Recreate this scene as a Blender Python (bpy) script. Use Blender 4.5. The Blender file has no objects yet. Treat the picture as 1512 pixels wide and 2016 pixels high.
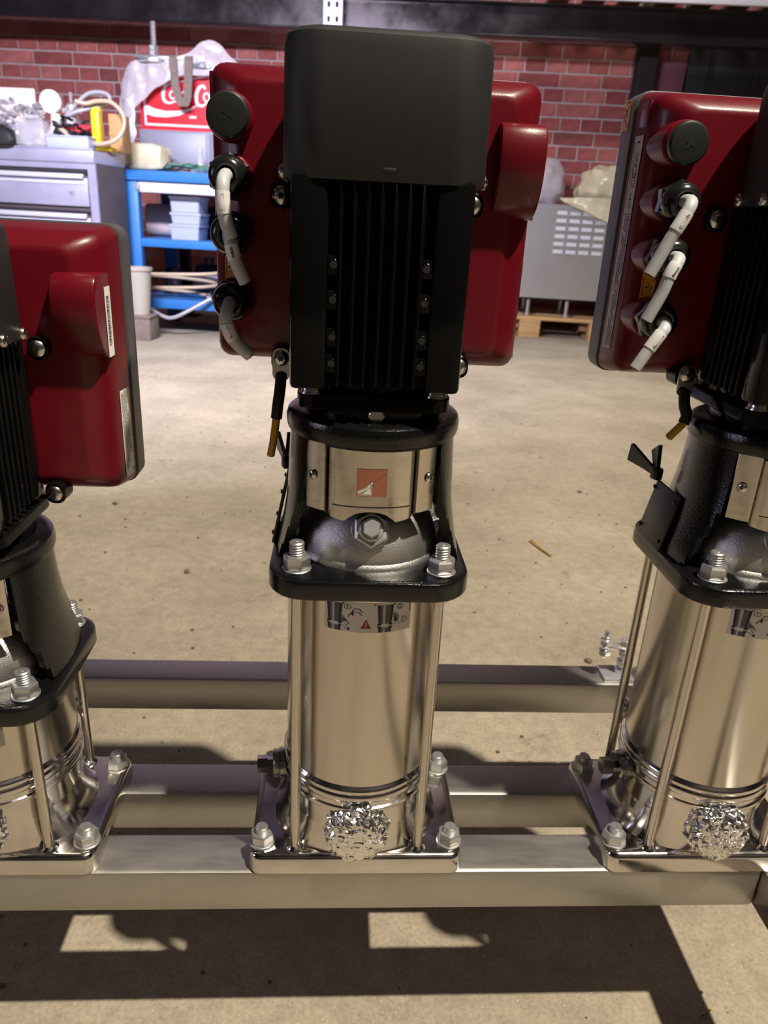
import bpy, math, random
from mathutils import Matrix, Vector
D2R = math.radians
SC = bpy.context.scene
COL = SC.collection

# ------------------------------------------------------------------ camera
cam_data = bpy.data.cameras.new('camera')
cam = bpy.data.objects.new('camera', cam_data)
COL.objects.link(cam)
PITCH, YAW, ROLL = D2R(21.7074), D2R(4.0886), D2R(3.1009)
_f = Vector((math.sin(YAW), math.cos(YAW), 0)); _r = Vector((math.cos(YAW), -math.sin(YAW), 0)); _u = Vector((0, 0, 1))
_f2 = _f*math.cos(PITCH) - _u*math.sin(PITCH); _u2 = _u*math.cos(PITCH) + _f*math.sin(PITCH)
_r3 = _r*math.cos(ROLL) + _u2*math.sin(ROLL); _u3 = _u2*math.cos(ROLL) - _r*math.sin(ROLL)
_m = Matrix((_r3, _u3, -_f2)).transposed().to_4x4()
_m.translation = (-0.029, -0.5232, 0.5803 + 0.23)
cam.matrix_world = _m
cam_data.sensor_fit = 'HORIZONTAL'; cam_data.sensor_width = 36.0
cam_data.lens = 1444.67/1512*36.0
cam_data.clip_start = 0.02; cam_data.clip_end = 60
cam_data.dof.use_dof = True
cam_data.dof.focus_distance = 0.62
cam_data.dof.aperture_fstop = 15
SC.camera = cam

# ------------------------------------------------------------------ view, world, lights
SC.view_settings.view_transform = 'Standard'
SC.view_settings.look = 'None'
SC.view_settings.gamma = 1.0
SC.view_settings.use_curve_mapping = False
SC.view_settings.exposure = 0.0

w = bpy.data.worlds.new('hall_air'); SC.world = w; w.use_nodes = True
w.node_tree.nodes['Background'].inputs[0].default_value = (0.50, 0.46, 0.55, 1)
w.node_tree.nodes['Background'].inputs[1].default_value = 0.004

def point_lamp(name, loc, watts, colour, radius):
    d = bpy.data.lights.new(name, 'POINT'); d.energy = watts; d.color = colour; d.shadow_soft_size = radius
    o = bpy.data.objects.new(name, d); COL.objects.link(o); o.location = loc
    return o
def spot_lamp(name, loc, watts, colour, radius, cone):
    d = bpy.data.lights.new(name, 'SPOT'); d.energy = watts; d.color = colour; d.shadow_soft_size = radius
    d.spot_size = D2R(cone); d.spot_blend = .35
    o = bpy.data.objects.new(name, d); COL.objects.link(o); o.location = loc
    return o
TH_WALL = D2R(7)
def area_fill(name, loc, size, watts, colour, rotz=0.0, tilt=0.0, spread=180):
    d = bpy.data.lights.new(name, 'AREA'); d.shape = 'RECTANGLE'; d.size, d.size_y = size
    d.energy = watts; d.color = colour; d.spread = D2R(spread)
    o = bpy.data.objects.new(name, d); COL.objects.link(o); o.location = loc; o.rotation_euler = (tilt, 0, rotz)
    return o
# the warm lamp high over the pumps and the unseen fill lights added around it
spot_lamp('work_lamp', (1.65, -1.02, 5.0), 1680, (1.0, 0.90, 0.73), 0.055, 110)
area_fill('rear_floor_fill', (0.4, 3.4, 4.1), (2.4, 0.3), 12, (1.0, 0.92, 0.82), -TH_WALL, 0.0, 80)  # unseen fill added to brighten the rear floor
area_fill('background_fill', (-1.09, 1.24, 2.45), (1.5, 0.15), 142, (0.82, 0.80, 1.0), -TH_WALL+.22, D2R(62), 115)  # added fill, unseen, turned from the pumps towards cabinet, bench and wall
area_fill('background_fill', (1.47, 4.07, 3.59), (1.2, 0.15), 31, (0.95, 0.88, 0.84), -TH_WALL, D2R(40))  # added fill, unseen, for the machine and the right wall below the deck
area_fill('left_fill', (-4.0, -0.9, 1.5), (1.0, 1.2), 19, (0.80, 0.74, 1.0), -math.pi/2-.1, D2R(82))  # unseen cool fill added low at the left for the pumps' left sides
area_fill('ceiling_bounce_fill', (0.2, 4.7, 3.9), (4.0, 0.3), 20, (0.80, 0.72, 1.0), -TH_WALL, math.pi)  # unseen, added to light the ceiling that the steel tops reflect

# ------------------------------------------------------------------ materials
def lin(h):
    h = h.lstrip('#'); c = [int(h[i:i+2], 16)/255 for i in (0, 2, 4)]
    return tuple(x/12.92 if x <= .04045 else ((x+.055)/1.055)**2.4 for x in c)
def mat(name, col, rough=.5, metal=0.0, var=0.0, vscale=20, bump=0.0, bscale=60, stretch=(1, 1, 1), rvar=0.0,
        alpha=1.0, coat=0.0, trans=0.0, spec=0.5, emit=0.0):
    m = bpy.data.materials.new(name); m.use_nodes = True
    nt = m.node_tree; b = nt.nodes['Principled BSDF']; L = nt.links
    c = lin(col) if isinstance(col, str) else col
    b.inputs['Base Color'].default_value = (*c, 1); b.inputs['Roughness'].default_value = rough
    b.inputs['Metallic'].default_value = metal; b.inputs['Alpha'].default_value = alpha
    b.inputs['Coat Weight'].default_value = coat; b.inputs['Transmission Weight'].default_value = trans
    b.inputs['Specular IOR Level'].default_value = spec
    if var or bump or rvar:
        tc = nt.nodes.new('ShaderNodeTexCoord'); mp = nt.nodes.new('ShaderNodeMapping')
        mp.inputs['Scale'].default_value = stretch
        L.new(tc.outputs['Object'], mp.inputs['Vector'])
    if var or rvar:
        n = nt.nodes.new('ShaderNodeTexNoise'); n.inputs['Scale'].default_value = vscale; n.inputs['Detail'].default_value = 6
        n.inputs['Roughness'].default_value = .62
        L.new(mp.outputs[0], n.inputs['Vector'])
    if var:
        r = nt.nodes.new('ShaderNodeValToRGB')
        r.color_ramp.elements[0].position = .3; r.color_ramp.elements[1].position = .7
        r.color_ramp.elements[0].color = (*[max(0, x*(1-var)) for x in c], 1)
        r.color_ramp.elements[1].color = (*[min(1, x*(1+var)) for x in c], 1)
        L.new(n.outputs['Fac'], r.inputs[0]); L.new(r.outputs[0], b.inputs['Base Color'])
    if rvar:
        q = nt.nodes.new('ShaderNodeMapRange')
        q.inputs[1].default_value = .3; q.inputs[2].default_value = .7
        q.inputs[3].default_value = max(.02, rough-rvar); q.inputs[4].default_value = min(1, rough+rvar)
        L.new(n.outputs['Fac'], q.inputs[0]); L.new(q.outputs[0], b.inputs['Roughness'])
    if bump:
        n2 = nt.nodes.new('ShaderNodeTexNoise'); n2.inputs['Scale'].default_value = bscale; n2.inputs['Detail'].default_value = 4
        L.new(mp.outputs[0], n2.inputs['Vector'])
        bp = nt.nodes.new('ShaderNodeBump'); bp.inputs['Strength'].default_value = bump; bp.inputs['Distance'].default_value = .002
        L.new(n2.outputs['Fac'], bp.inputs['Height']); L.new(bp.outputs[0], b.inputs['Normal'])
    return m

def floor_material():
    m = bpy.data.materials.new('worn_concrete'); m.use_nodes = True
    nt = m.node_tree; b = nt.nodes['Principled BSDF']; L = nt.links
    tc = nt.nodes.new('ShaderNodeTexCoord')
    def noise(s, d=6, r=.6):
        n = nt.nodes.new('ShaderNodeTexNoise'); n.inputs['Scale'].default_value = s; n.inputs['Detail'].default_value = d
        n.inputs['Roughness'].default_value = r; L.new(tc.outputs['Object'], n.inputs['Vector']); return n
    def ramp(src, p0, c0, p1, c1):
        r = nt.nodes.new('ShaderNodeValToRGB'); e = r.color_ramp.elements
        e[0].position = p0; e[0].color = (*c0, 1); e[1].position = p1; e[1].color = (*c1, 1)
        L.new(src.outputs['Fac'], r.inputs[0]); return r
    def mix(kind, fac, a, bb):
        x = nt.nodes.new('ShaderNodeMix'); x.data_type = 'RGBA'; x.blend_type = kind
        if isinstance(fac, float): x.inputs[0].default_value = fac
        else: L.new(fac, x.inputs[0])
        L.new(a, x.inputs[6]); L.new(bb, x.inputs[7]); return x.outputs[2]
    a = ramp(noise(2.2, 8, .65), .35, (.33, .285, .215), .66, (.48, .42, .325))
    f = ramp(noise(38, 5, .7), .30, (.60, .58, .55), .62, (1, 1, 1))
    g = ramp(noise(190, 3, .7), .33, (.62, .58, .55), .55, (1, 1, 1))
    s = ramp(noise(7.5, 6, .75), .28, (.50, .46, .42), .40, (1, 1, 1))
    o = mix('MULTIPLY', .55, a.outputs[0], f.outputs[0]); o = mix('MULTIPLY', .55, o, g.outputs[0]); o = mix('MULTIPLY', .8, o, s.outputs[0])
    sp = ramp(noise(310, 2, .5), .70, (0, 0, 0), .76, (1, 1, 1))
    lt = nt.nodes.new('ShaderNodeRGB'); lt.outputs[0].default_value = (.75, .68, .55, 1)
    o = mix('MIX', sp.outputs[0], o, lt.outputs[0])
    L.new(o, b.inputs['Base Color']); b.inputs['Roughness'].default_value = .78; b.inputs['Specular IOR Level'].default_value = .25
    bp = nt.nodes.new('ShaderNodeBump'); bp.inputs['Strength'].default_value = .5; bp.inputs['Distance'].default_value = .003
    L.new(noise(120, 6, .7).outputs['Fac'], bp.inputs['Height']); L.new(bp.outputs[0], b.inputs['Normal'])
    return m

M = {}
M['floor'] = floor_material()
M['mortar'] = mat('mortar', '#bfaeaa', .95, var=.2, vscale=8, bump=.4)
for i, c in enumerate(('#a25752', '#934c49', '#ae645d', '#8d4c48', '#b56d66')):
    M['brick%d' % i] = mat('brick_red', c, .9, var=.28, vscale=14, bump=.5, bscale=50)
M['paint_wall'] = mat('hall_wall_paint', '#4c4a52', .9, var=.1, vscale=3)
M['reflect_dark'] = mat('dark_reflection_screen', '#221f20', .9, var=.1, vscale=3)  # dark tone for the added screen behind the camera
M['ceiling'] = mat('ceiling_sheet', '#6f6a76', .9)
M['tube'] = mat('satin_steel_tube', (.47, .45, .425), .46, 1, var=.14, vscale=30, rvar=.08, bump=.03, bscale=220, stretch=(.25, 1, 1))
M['polish'] = mat('polished_steel', (.66, .63, .60), .15, 1, var=.08, vscale=40, rvar=.07, bump=.05, bscale=14)
M['brushed'] = mat('brushed_steel_sleeve', (.60, .56, .50), .21, 1, var=.05, vscale=60, rvar=.03, bump=.02, bscale=400, stretch=(1, 1, .04))
M['guard'] = mat('guard_steel', (.56, .52, .46), .17, 1, var=.14, vscale=45, rvar=.05, stretch=(1, 1, 3.5))
M['rod'] = mat('bright_rod_steel', (.60, .56, .51), .20, 1, rvar=.05, vscale=80)
M['head'] = mat('blasted_cast_steel', (.72, .70, .68), .42, 1, var=.08, vscale=40, bump=.25, bscale=900)
M['zinc'] = mat('zinc_nut_steel', (.60, .60, .60), .40, .9, var=.05, vscale=80, rvar=.04)
M['screw'] = mat('screw_steel', (.58, .55, .52), .25, 1, var=.12, vscale=300)
M['black'] = mat('black_gloss_paint', (.0045, .0045, .005), .16, 0, bump=.06, bscale=160, rvar=.05, vscale=50, spec=.11)
M['castblack'] = mat('black_cast_iron_paint', (.005, .005, .0055), .17, 0, bump=.14, bscale=500, rvar=.05, vscale=60, spec=.45)
M['cover'] = mat('dark_grey_plastic', (.019, .019, .0215), .55, 0, var=.15, vscale=12, bump=.04, bscale=900, spec=.4)
M['red'] = mat('dark_red_enamel', (.125, .0030, .0095), .34, 0, bump=.05, bscale=500, coat=.10, spec=.35)
M['lid'] = mat('grey_plastic_lid', '#4a484c', .5, bump=.04, bscale=700)
M['gasket'] = mat('black_rubber', (.008, .008, .008), .6)
M['blackplastic'] = mat('black_plastic', (.010, .011, .010), .20, spec=.6)
M['plug'] = mat('matt_black_plastic', (.014, .016, .015), .42)
M['cable'] = mat('grey_cable_sheath', '#b9bcc0', .45, var=.06, vscale=200)
M['tape'] = mat('white_cable_tape', '#e4e4e6', .35)
M['core'] = mat('cut_cable_core', '#4b3a30', .6)
M['copper'] = mat('copper_strand', '#b5754a', .35, 1)
M['green'] = mat('green_wire_sheath', '#2f6a2c', .4)
M['yellowwire'] = mat('yellow_wire_sheath', '#c79a24', .4)
M['foil'] = mat('crumpled_foil', (.84, .83, .82), .20, 1)
M['ink'] = mat('black_print', '#1b1a1c', .6)
M['inkgrey'] = mat('grey_print', '#5b595c', .6)
M['sticker'] = mat('sticker_paper', '#d8d2ce', .45)
M['whitelabel'] = mat('white_label', '#f2f0ec', .5)
M['silverlabel'] = mat('silver_label', '#b9b4c0', .4)
M['orange'] = mat('orange_label', '#d99a2c', .45)
M['redprint'] = mat('red_print', '#a02824', .5)
M['emblemredreflect'] = mat('emblem_red_and_reflection', (.55, .24, .17), .25, 1)  # reddish emblem tint with a red reflection put into the colour
M['brass'] = mat('yellow_passivated_steel', (.62, .47, .25), .3, 1)
M['rust'] = mat('rust_stain', '#5a2f22', .8)
M['cabinet'] = mat('lavender_grey_sheet_metal', '#a9a8bd', .38, .35, var=.10, vscale=6, rvar=.1)
M['cabdark'] = mat('dark_cabinet_side', '#4a4144', .6, var=.15, vscale=5)
M['handle'] = mat('light_handle', '#d5d4dd', .35, .3)
M['slot'] = mat('dark_slot', '#1c1a1d', .8)
M['blue'] = mat('blue_bench_paint', '#2f73b8', .45, var=.08, vscale=10)
M['white'] = mat('white_paint', '#dcdce4', .5)
M['boxgrey'] = mat('pale_blue_grey_plastic', '#a9b0c8', .5)
M['cokered'] = mat('sign_red', '#d01528', .35)
M['cokewhite'] = mat('sign_white', '#ece8ea', .4)
M['greymetal'] = mat('grey_sheet', '#8d8d9b', .5, .2, var=.06, vscale=5)
M['chrome'] = mat('bright_zinc', (.80, .80, .83), .27, .8, var=.1, vscale=40)
M['strap'] = mat('brown_grey_webbing', '#7a6c64', .9, var=.15, vscale=40)
M['film'] = mat('milky_plastic_film', '#cfc6ca', .30, 0, var=.08, vscale=12, alpha=.72, spec=.6)
M['filmyellow'] = mat('yellowish_plastic_film', '#d3c9a6', .25, 0, var=.22, vscale=7, alpha=.93, spec=.7)
M['card'] = mat('pale_board', '#dfc9c2', .8)
M['wood'] = mat('pallet_wood', '#c09a66', .8, var=.2, vscale=18, stretch=(.3, 1, 1), bump=.2)
M['darkwood'] = mat('dark_wood', '#4a3026', .8, var=.3, vscale=25, stretch=(.3, 1, 1))
M['deckwood'] = mat('shelf_wood', '#806250', .85, var=.25, vscale=8, stretch=(.3, 1, 1))
M['hose'] = mat('clear_grey_hose', '#a9a5aa', .22, 0, alpha=.88, spec=.7)
M['tanhose'] = mat('tan_hose', '#b9a58c', .4)
M['yellow'] = mat('yellow_plastic', '#e3c81c', .4)
M['tan'] = mat('tan_card', '#b08a5a', .8)
M['redplastic'] = mat('red_plastic', '#c5303a', .4)
M['darkscrap'] = mat('dark_scrap_metal', '#39363b', .35, .7, var=.4, vscale=40)
M['beam'] = mat('dark_steel_beam', '#3c3638', .22, .55, var=.2, vscale=4, rvar=.1)
M['column'] = mat('dark_column_paint', '#1d171a', .6)
M['pillar'] = mat('purple_brown_paint', '#7a4a55', .8)
M['slotted'] = mat('white_slotted_steel', '#e8e8f2', .4, .1)
M['steelcase'] = mat('brushed_steel_case', (.56, .56, .57), .36, .85, var=.05, vscale=5)
M['louvre'] = mat('louvre_steel', '#cfcfd2', .55, .15)
M['glass'] = mat('clear_bottle_plastic', '#cfcbd0', .12, 0, alpha=.40, spec=.8)
M['cream'] = mat('cream_plastic', '#efe6d8', .4)
M['greencable'] = mat('green_cable', '#4a7a68', .5)
M['straw'] = mat('dry_straw', '#b89a68', .8)
M['stone'] = mat('grit_stone', '#6e5f50', .9)
M['inkdrain'] = mat('dark_fitting', (.30, .28, .27), .25, 1)
M['bucket'] = mat('dull_bucket_plastic', '#a9a294', .6)

# ------------------------------------------------------------------ mesh builder
class MB:
    def __init__(s): s.v = []; s.f = []; s.mi = []; s.cur = 0
    def m(s, i): s.cur = i; return s
    def add(s, vs, fs):
        o = len(s.v); s.v += [Vector(p) for p in vs]
        for f in fs: s.f.append([o+i for i in f]); s.mi.append(s.cur)
        return s
    def loft(s, rings, cap0=True, cap1=True, closed=True):
        n = len(rings[0]); vs = [p for r in rings for p in r]; fs = []
        for k in range(len(rings)-1):
            for i in range(n if closed else n-1):
                j = (i+1) % n
                fs.append([k*n+i, k*n+j, (k+1)*n+j, (k+1)*n+i])
        if cap0: fs.append(list(range(n))[::-1])
        if cap1: fs.append([(len(rings)-1)*n+i for i in range(n)])
        return s.add(vs, fs)
    def cyl(s, p0, p1, r0, r1=None, n=20, cap=True, ph=0.0):
        r1 = r0 if r1 is None else r1
        return s.turn(p0, p1, [(0, r0), (1, r1)], n, cap, ph)
    def turn(s, p0, p1, prof, n=24, cap=True, ph=0.0):
        """lathe about the axis p0->p1; prof = (fraction along axis, radius)"""
        p0 = Vector(p0); p1 = Vector(p1); a = (p1-p0); d = a.normalized()
        x = d.orthogonal().normalized() if abs(d.z) < .999 else Vector((1, 0, 0))
        y = d.cross(x)
        rings = [[p0+a*t+(x*math.cos(2*math.pi*i/n+ph)+y*math.sin(2*math.pi*i/n+ph))*r for i in range(n)] for t, r in prof]
        return s.loft(rings, cap, cap)
    def lathe(s, prof, n=48, c=(0, 0), cap=True):
        rings = [[(c[0]+r*math.cos(2*math.pi*i/n), c[1]+r*math.sin(2*math.pi*i/n), z) for i in range(n)] for r, z in prof]
        return s.loft(rings, cap, cap)
    def box(s, x0, x1, y0, y1, z0, z1, b=0.0):
        if b <= 0:
            vs = [(x, y, z) for z in (z0, z1) for x, y in ((x0, y0), (x1, y0), (x1, y1), (x0, y1))]
            return s.add(vs, [[3, 2, 1, 0], [4, 5, 6, 7], [0, 1, 5, 4], [1, 2, 6, 5], [2, 3, 7, 6], [3, 0, 4, 7]])
        cx, cy, hx, hy = (x0+x1)/2, (y0+y1)/2, (x1-x0)/2, (y1-y0)/2
        return s.loft([rrect(cx, cy, z, hx-i, hy-i, max(b-i, b*.3), 2) for z, i in ((z0, b), (z0+b*.3, b*.3), (z0+b, 0), (z1-b, 0), (z1-b*.3, b*.3), (z1, b))])
    def obox(s, c, size, rot=(0, 0, 0), b=0.0):
        k = len(s.v); h = [q/2 for q in size]
        s.box(-h[0], h[0], -h[1], h[1], -h[2], h[2], b)
        R = Matrix.Translation(Vector(c)) @ (Matrix.Rotation(rot[2], 4, 'Z') @ Matrix.Rotation(rot[1], 4, 'Y') @ Matrix.Rotation(rot[0], 4, 'X'))
        for i in range(k, len(s.v)): s.v[i] = R @ s.v[i]
        return s
    def tube(s, pts, r, n=10, cap=True, smooth=0):
        P = [Vector(p) for p in pts]
        if smooth: P = spline(P, smooth)
        rs = r if isinstance(r, (list, tuple)) else None
        up = None; rings = []
        for i, p in enumerate(P):
            d = (P[min(i+1, len(P)-1)]-P[max(i-1, 0)]).normalized()
            if up is None: up = d.orthogonal().normalized()
            up = (up-d*up.dot(d)).normalized(); q = d.cross(up)
            rr = rs[min(len(rs)-1, int(i*len(rs)/len(P)))] if rs else r
            rings.append([p+(up*math.cos(2*math.pi*k/n)+q*math.sin(2*math.pi*k/n))*rr for k in range(n)])
        return s.loft(rings, cap, cap)
    def prism(s, poly, y0, y1):
        """polygon in xz pushed from y0 to y1"""
        a = [(x, y0, z) for x, z in poly]; b = [(x, y1, z) for x, z in poly]
        return s.loft([a, b])
    def xf(s, M4, k=0):
        for i in range(k, len(s.v)): s.v[i] = M4 @ s.v[i]
        return s
    def mesh(s, name, mats, ang=32):
        me = bpy.data.meshes.new(name)
        me.from_pydata([tuple(p) for p in s.v], [], s.f)
        for m_ in (mats if isinstance(mats, (list, tuple)) else [mats]): me.materials.append(m_)
        if any(s.mi): me.polygons.foreach_set('material_index', s.mi)
        me.update()
        import bmesh
        bm = bmesh.new(); bm.from_mesh(me); bmesh.ops.recalc_face_normals(bm, faces=bm.faces); bm.to_mesh(me); bm.free()
        if ang:
            me.shade_smooth(); me.set_sharp_from_angle(angle=D2R(ang))
        return me

def rrect(cx, cy, z, hx, hy, r, seg=4):
    r = min(r, hx*.999, hy*.999); out = []
    for q, (sx, sy) in enumerate(((1, 1), (-1, 1), (-1, -1), (1, -1))):
        for k in range(seg+1):
            a = math.pi/2*(q+k/seg)
            out.append((cx+sx*(hx-r)+r*math.cos(a), cy+sy*(hy-r)+r*math.sin(a), z))
    return out
def rrect_xz(cx, y, cz, hx, hz, r, seg=4):
    return [(x, y, zz) for x, zz, _ in rrect(cx, cz, 0, hx, hz, r, seg)]
def spline(P, k):
    out = []
    for i in range(len(P)-1):
        a, b, c, d = P[max(i-1, 0)], P[i], P[i+1], P[min(i+2, len(P)-1)]
        for j in range(k):
            t = j/k
            out.append(.5*((2*b)+(c-a)*t+(2*a-5*b+4*c-d)*t*t+(3*b-a-3*c+d)*t**3))
    out.append(P[-1]); return out

CACHE = {}
def link(name, me, parent=None, loc=None, rot=None):
    o = bpy.data.objects.new(name, me); COL.objects.link(o)
    if parent is not None: o.parent = parent
    if loc is not None: o.location = loc
    if rot is not None: o.rotation_euler = rot
    return o
def part(name, key, fn, mats, parent=None, loc=None, rot=None, ang=32):
    """a mesh object; fn(MB) fills it; alike pieces share the mesh through key"""
    if key is None or key not in CACHE:
        mb = MB(); fn(mb); me = mb.mesh(name, mats, ang)
        if key: CACHE[key] = me
    else: me = CACHE[key]
    return link(name, me, parent, loc, rot)
def tag(o, label=None, cat=None, group=None, kind=None):
    if label: o['label'] = label
    if cat: o['category'] = cat
    if group: o['group'] = group
    if kind: o['kind'] = kind
    return o
def thing(name, label, cat, loc=(0, 0, 0), rotz=0.0, group=None):
    o = bpy.data.objects.new(name, None); COL.objects.link(o); o.empty_display_size = .05
    o.location = loc; o.rotation_euler = (0, 0, rotz)
    return tag(o, label, cat, group)

TXT = {}
def text_shape(s, size=1.0):
    """vertices and triangles of a word in the built-in font, centred, unit height 'size'"""
    if s not in TXT:
        cu = bpy.data.curves.new('t', 'FONT'); cu.body = s; cu.align_x = 'CENTER'; cu.align_y = 'CENTER'; cu.resolution_u = 3
        ob = bpy.data.objects.new('t', cu); COL.objects.link(ob)
        dg = bpy.context.evaluated_depsgraph_get(); me = ob.evaluated_get(dg).to_mesh()
        TXT[s] = ([(v.co.x, v.co.y) for v in me.vertices], [list(p.vertices) for p in me.polygons])
        ob.evaluated_get(dg).to_mesh_clear(); bpy.data.objects.remove(ob); bpy.data.curves.remove(cu)
    v, f = TXT[s]
    return [(x*size, y*size) for x, y in v], f
class Decal:
    """flat print laid on a surface through place(u, v) -> point; one mesh"""
    def __init__(s, place): s.p = place; s.mb = MB()
    def poly(s, pts, mi=0):
        s.mb.cur = mi; s.mb.add([s.p(u, v) for u, v in pts], [list(range(len(pts)))])
    def rect(s, u0, u1, v0, v1, mi=0): s.poly([(u0, v0), (u1, v0), (u1, v1), (u0, v1)], mi)
    def stroke(s, pts, w, mi=0, closed=False):
        P = [Vector(p) for p in pts]
        if closed: P = P+[P[0]]
        W = w if isinstance(w, (list, tuple)) else [w]*len(P)
        L_, R_ = [], []
        for i, p in enumerate(P):
            d = (P[min(i+1, len(P)-1)]-P[max(i-1, 0)])
            if closed and i in (0, len(P)-1): d = P[1]-P[-2]
            d = d.normalized() if d.length else Vector((1, 0)); n = Vector((-d.y, d.x))*W[min(i, len(W)-1)]/2
            L_.append(p+n); R_.append(p-n)
        s.mb.cur = mi
        o = [s.p(q.x, q.y) for pair in zip(L_, R_) for q in pair]
        s.mb.add(o, [[2*i, 2*i+1, 2*i+3, 2*i+2] for i in range(len(P)-1)])
    def text(s, t, cu, cv, size, mi=0, turn=0):
        v, f = text_shape(t, size); c, sn = math.cos(turn), math.sin(turn)
        s.mb.cur = mi; s.mb.add([s.p(cu+x*c-y*sn, cv+x*sn+y*c) for x, y in v], f)
    def disc(s, cu, cv, r, mi=0, n=16): s.poly([(cu+r*math.cos(2*math.pi*i/n), cv+r*math.sin(2*math.pi*i/n)) for i in range(n)], mi)
    def ring(s, cu, cv, r, w, mi=0, n=18): s.stroke([(cu+r*math.cos(2*math.pi*i/n), cv+r*math.sin(2*math.pi*i/n)) for i in range(n)], w, mi, True)
    def build(s, name, mats, parent):
        return link(name, s.mb.mesh(name, mats, 0), parent)

# ------------------------------------------------------------------ hall shell (the back wall runs 7 degrees off the frame)
TH = D2R(7)
SB = 1.0872                              # the hall's back part was laid out a little small; this brings it to size
def BG(X, Y, Z=0.0):
    X, Y = .035+SB*(X-.035), -.52+SB*(Y+.52)
    return (math.cos(TH)*X+math.sin(TH)*Y, -math.sin(TH)*X+math.cos(TH)*Y, Z*SB)
WY = 5.75                                # distance of the brick wall
def shell(name, fn, m_, loc=(0, 0, 0), rot=0):
    o = part(name, None, fn, m_, None, loc, (0, 0, rot), 0); return tag(o, kind='structure')
shell('floor', lambda mb: mb.box(-7, 7, -7, 8, -.1, 0), M['floor'])
shell('ceiling', lambda mb: mb.box(-7, 7, -7, 8, 5.2, 5.3), M['ceiling'])
shell('wall_left', lambda mb: mb.box(-7.1, -7, -7, 8, 0, 5.2), M['paint_wall'])
shell('wall_right', lambda mb: mb.box(7, 7.1, -7, 8, 0, 5.2), M['paint_wall'])
shell('reflection_screen', lambda mb: mb.box(-7, 7, -2.8, -2.7, 0, 5.2), M['reflect_dark'])  # unseen dark wall set close behind the camera to darken reflections
WB = shell('wall_back', lambda mb: mb.box(-7.6, 7, 0, .2, 0, 4.7), M['mortar'], BG(0, WY), -TH); WB.scale = (SB, SB, SB)
# bricks in English bond: rows of stretchers and headers in turn
CO, LS = .095, .306
rb = random.Random(12)
bm_s = [MB().box(-.147, .147, -.010, .02, -.0405, .0405).mesh('brick', M['brick%d' % i], 0) for i in range(5)]
bm_h = [MB().box(-.0705, .0705, -.010, .02, -.0405, .0405).mesh('brick', M['brick%d' % i], 0) for i in range(5)]
rest = MB()
for row in range(25):
    z = .0475+row*CO; hd = row % 2; step = LS/2 if hd else LS
    k = -int(4.2/step)
    while k*step < 3.4:
        X = k*step+(.19 if hd else .07)
        near = .80 < z < 2.0 and (-3.45 < X < -1.45 or .25 < X < 1.62)
        dy = rb.uniform(-.003, .003); ry = rb.uniform(-.004, .004); c = rb.choice((0, 0, 1, 2, 2, 3, 4))
        if near:
            link('brick', (bm_h if hd else bm_s)[c], WB, (X, dy, z), (0, ry, 0))
        else:
            hw = .0705 if hd else .147
            rest.m(c).box(X-hw, X+hw, -.010+dy, .02, z-.0405, z+.0405)
        k += 1
o = link('brickwork', rest.mesh('brickwork', [M['brick%d' % i] for i in range(5)], 0), WB); tag(o, kind='stuff')

# ------------------------------------------------------------------ pump
TOP = 0.23                     # top of the frame rails above the floor
PY = 0.0697                     # pump axis behind the front edge of the frame
PX = {'middle': 0.0, 'left': -0.3448, 'right': 0.3455}
AX = -0.003                     # the motor head sits 3 mm off the pump axis

def f_plate(mb):
    mb.loft([rrect(0, 0, z, .1025-i, .0715-i, .012-i*.6, 4) for z, i in
             ((0, .0005), (.002, 0), (.0145, .0012), (.0175, .002), (.0196, .0038), (.0206, .007))])
def f_housing(mb):
    n = 80; rings = []
    for z, t, r in ((.0200, 0, .0), (.0215, .10, 0), (.024, .25, 0), (.028, .45, 0), (.034, .68, 0), (.042, .88, 0), (.052, 1, 0)):
        ring = []
        for i in range(n):
            a = 2*math.pi*i/n; c, s_ = math.cos(a), math.sin(a)
            rr = 1/(abs(c/.0815)**2.5+abs(s_/.0668)**2.5)**(1/2.5)
            q = rr*(1-t)+.0705*t
            ring.append((q*c, q*s_, z))
        rings.append(ring)
    mb.loft(rings, True, False)
    mb.lathe([(.0705, .052), (.0705, .0735), (.0724, .0748), (.0730, .0770), (.0724, .0792), (.0708, .0802), (.0708, .0862)], 80)
def f_bands(mb):
    mb.lathe([(.0700, .0860), (.0722, .0866), (.0732, .0890), (.0732, .0915), (.0722, .0938), (.0716, .0945), (.0724, .0955), (.0730, .0975),
              (.0724, .1000), (.0712, .1012), (.0700, .1030)], 80)
def f_sleeve(h):
    return lambda mb: mb.lathe([(.0695, .1015), (.0697, .1030), (.0697, .3000+h)], 96)
def f_hexnut(r, h, ph=0.3):
    def g(mb):
        mb.turn((0, 0, 0), (0, 0, h), [(0, r*.93), (.10, r), (.84, r), (1, r*.88)], 6, True, ph)
    return g
def f_washer(r, h): return lambda mb: mb.turn((0, 0, 0), (0, 0, h), [(0, r*.97), (.3, r), (.7, r), (1, r*.95)], 28)
def f_thread(r, h, n):
    def g(mb):
        pr = [(0, r)]
        for k in range(n):
            pr += [((k+.05)/n*.9, r), ((k+.4)/n*.9, r*.86), ((k+.6)/n*.9, r*.86), ((k+.95)/n*.9, r)]
        pr += [(.92, r), (1, r*.82)]
        mb.turn((0, 0, 0), (0, 0, h), pr, 20)
        mb.cyl((0, 0, h-.0001), (0, 0, h+.0002), r*.3, r*.22, 10)
    return g
def f_rod(L): return lambda mb: mb.cyl((0, 0, 0), (0, 0, L), .0047, None, 20)
def f_collar(mb): mb.turn((0, 0, 0), (0, 0, .004), [(0, .0082), (.4, .0076), (.75, .0062), (1, .0052)], 22)

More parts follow.
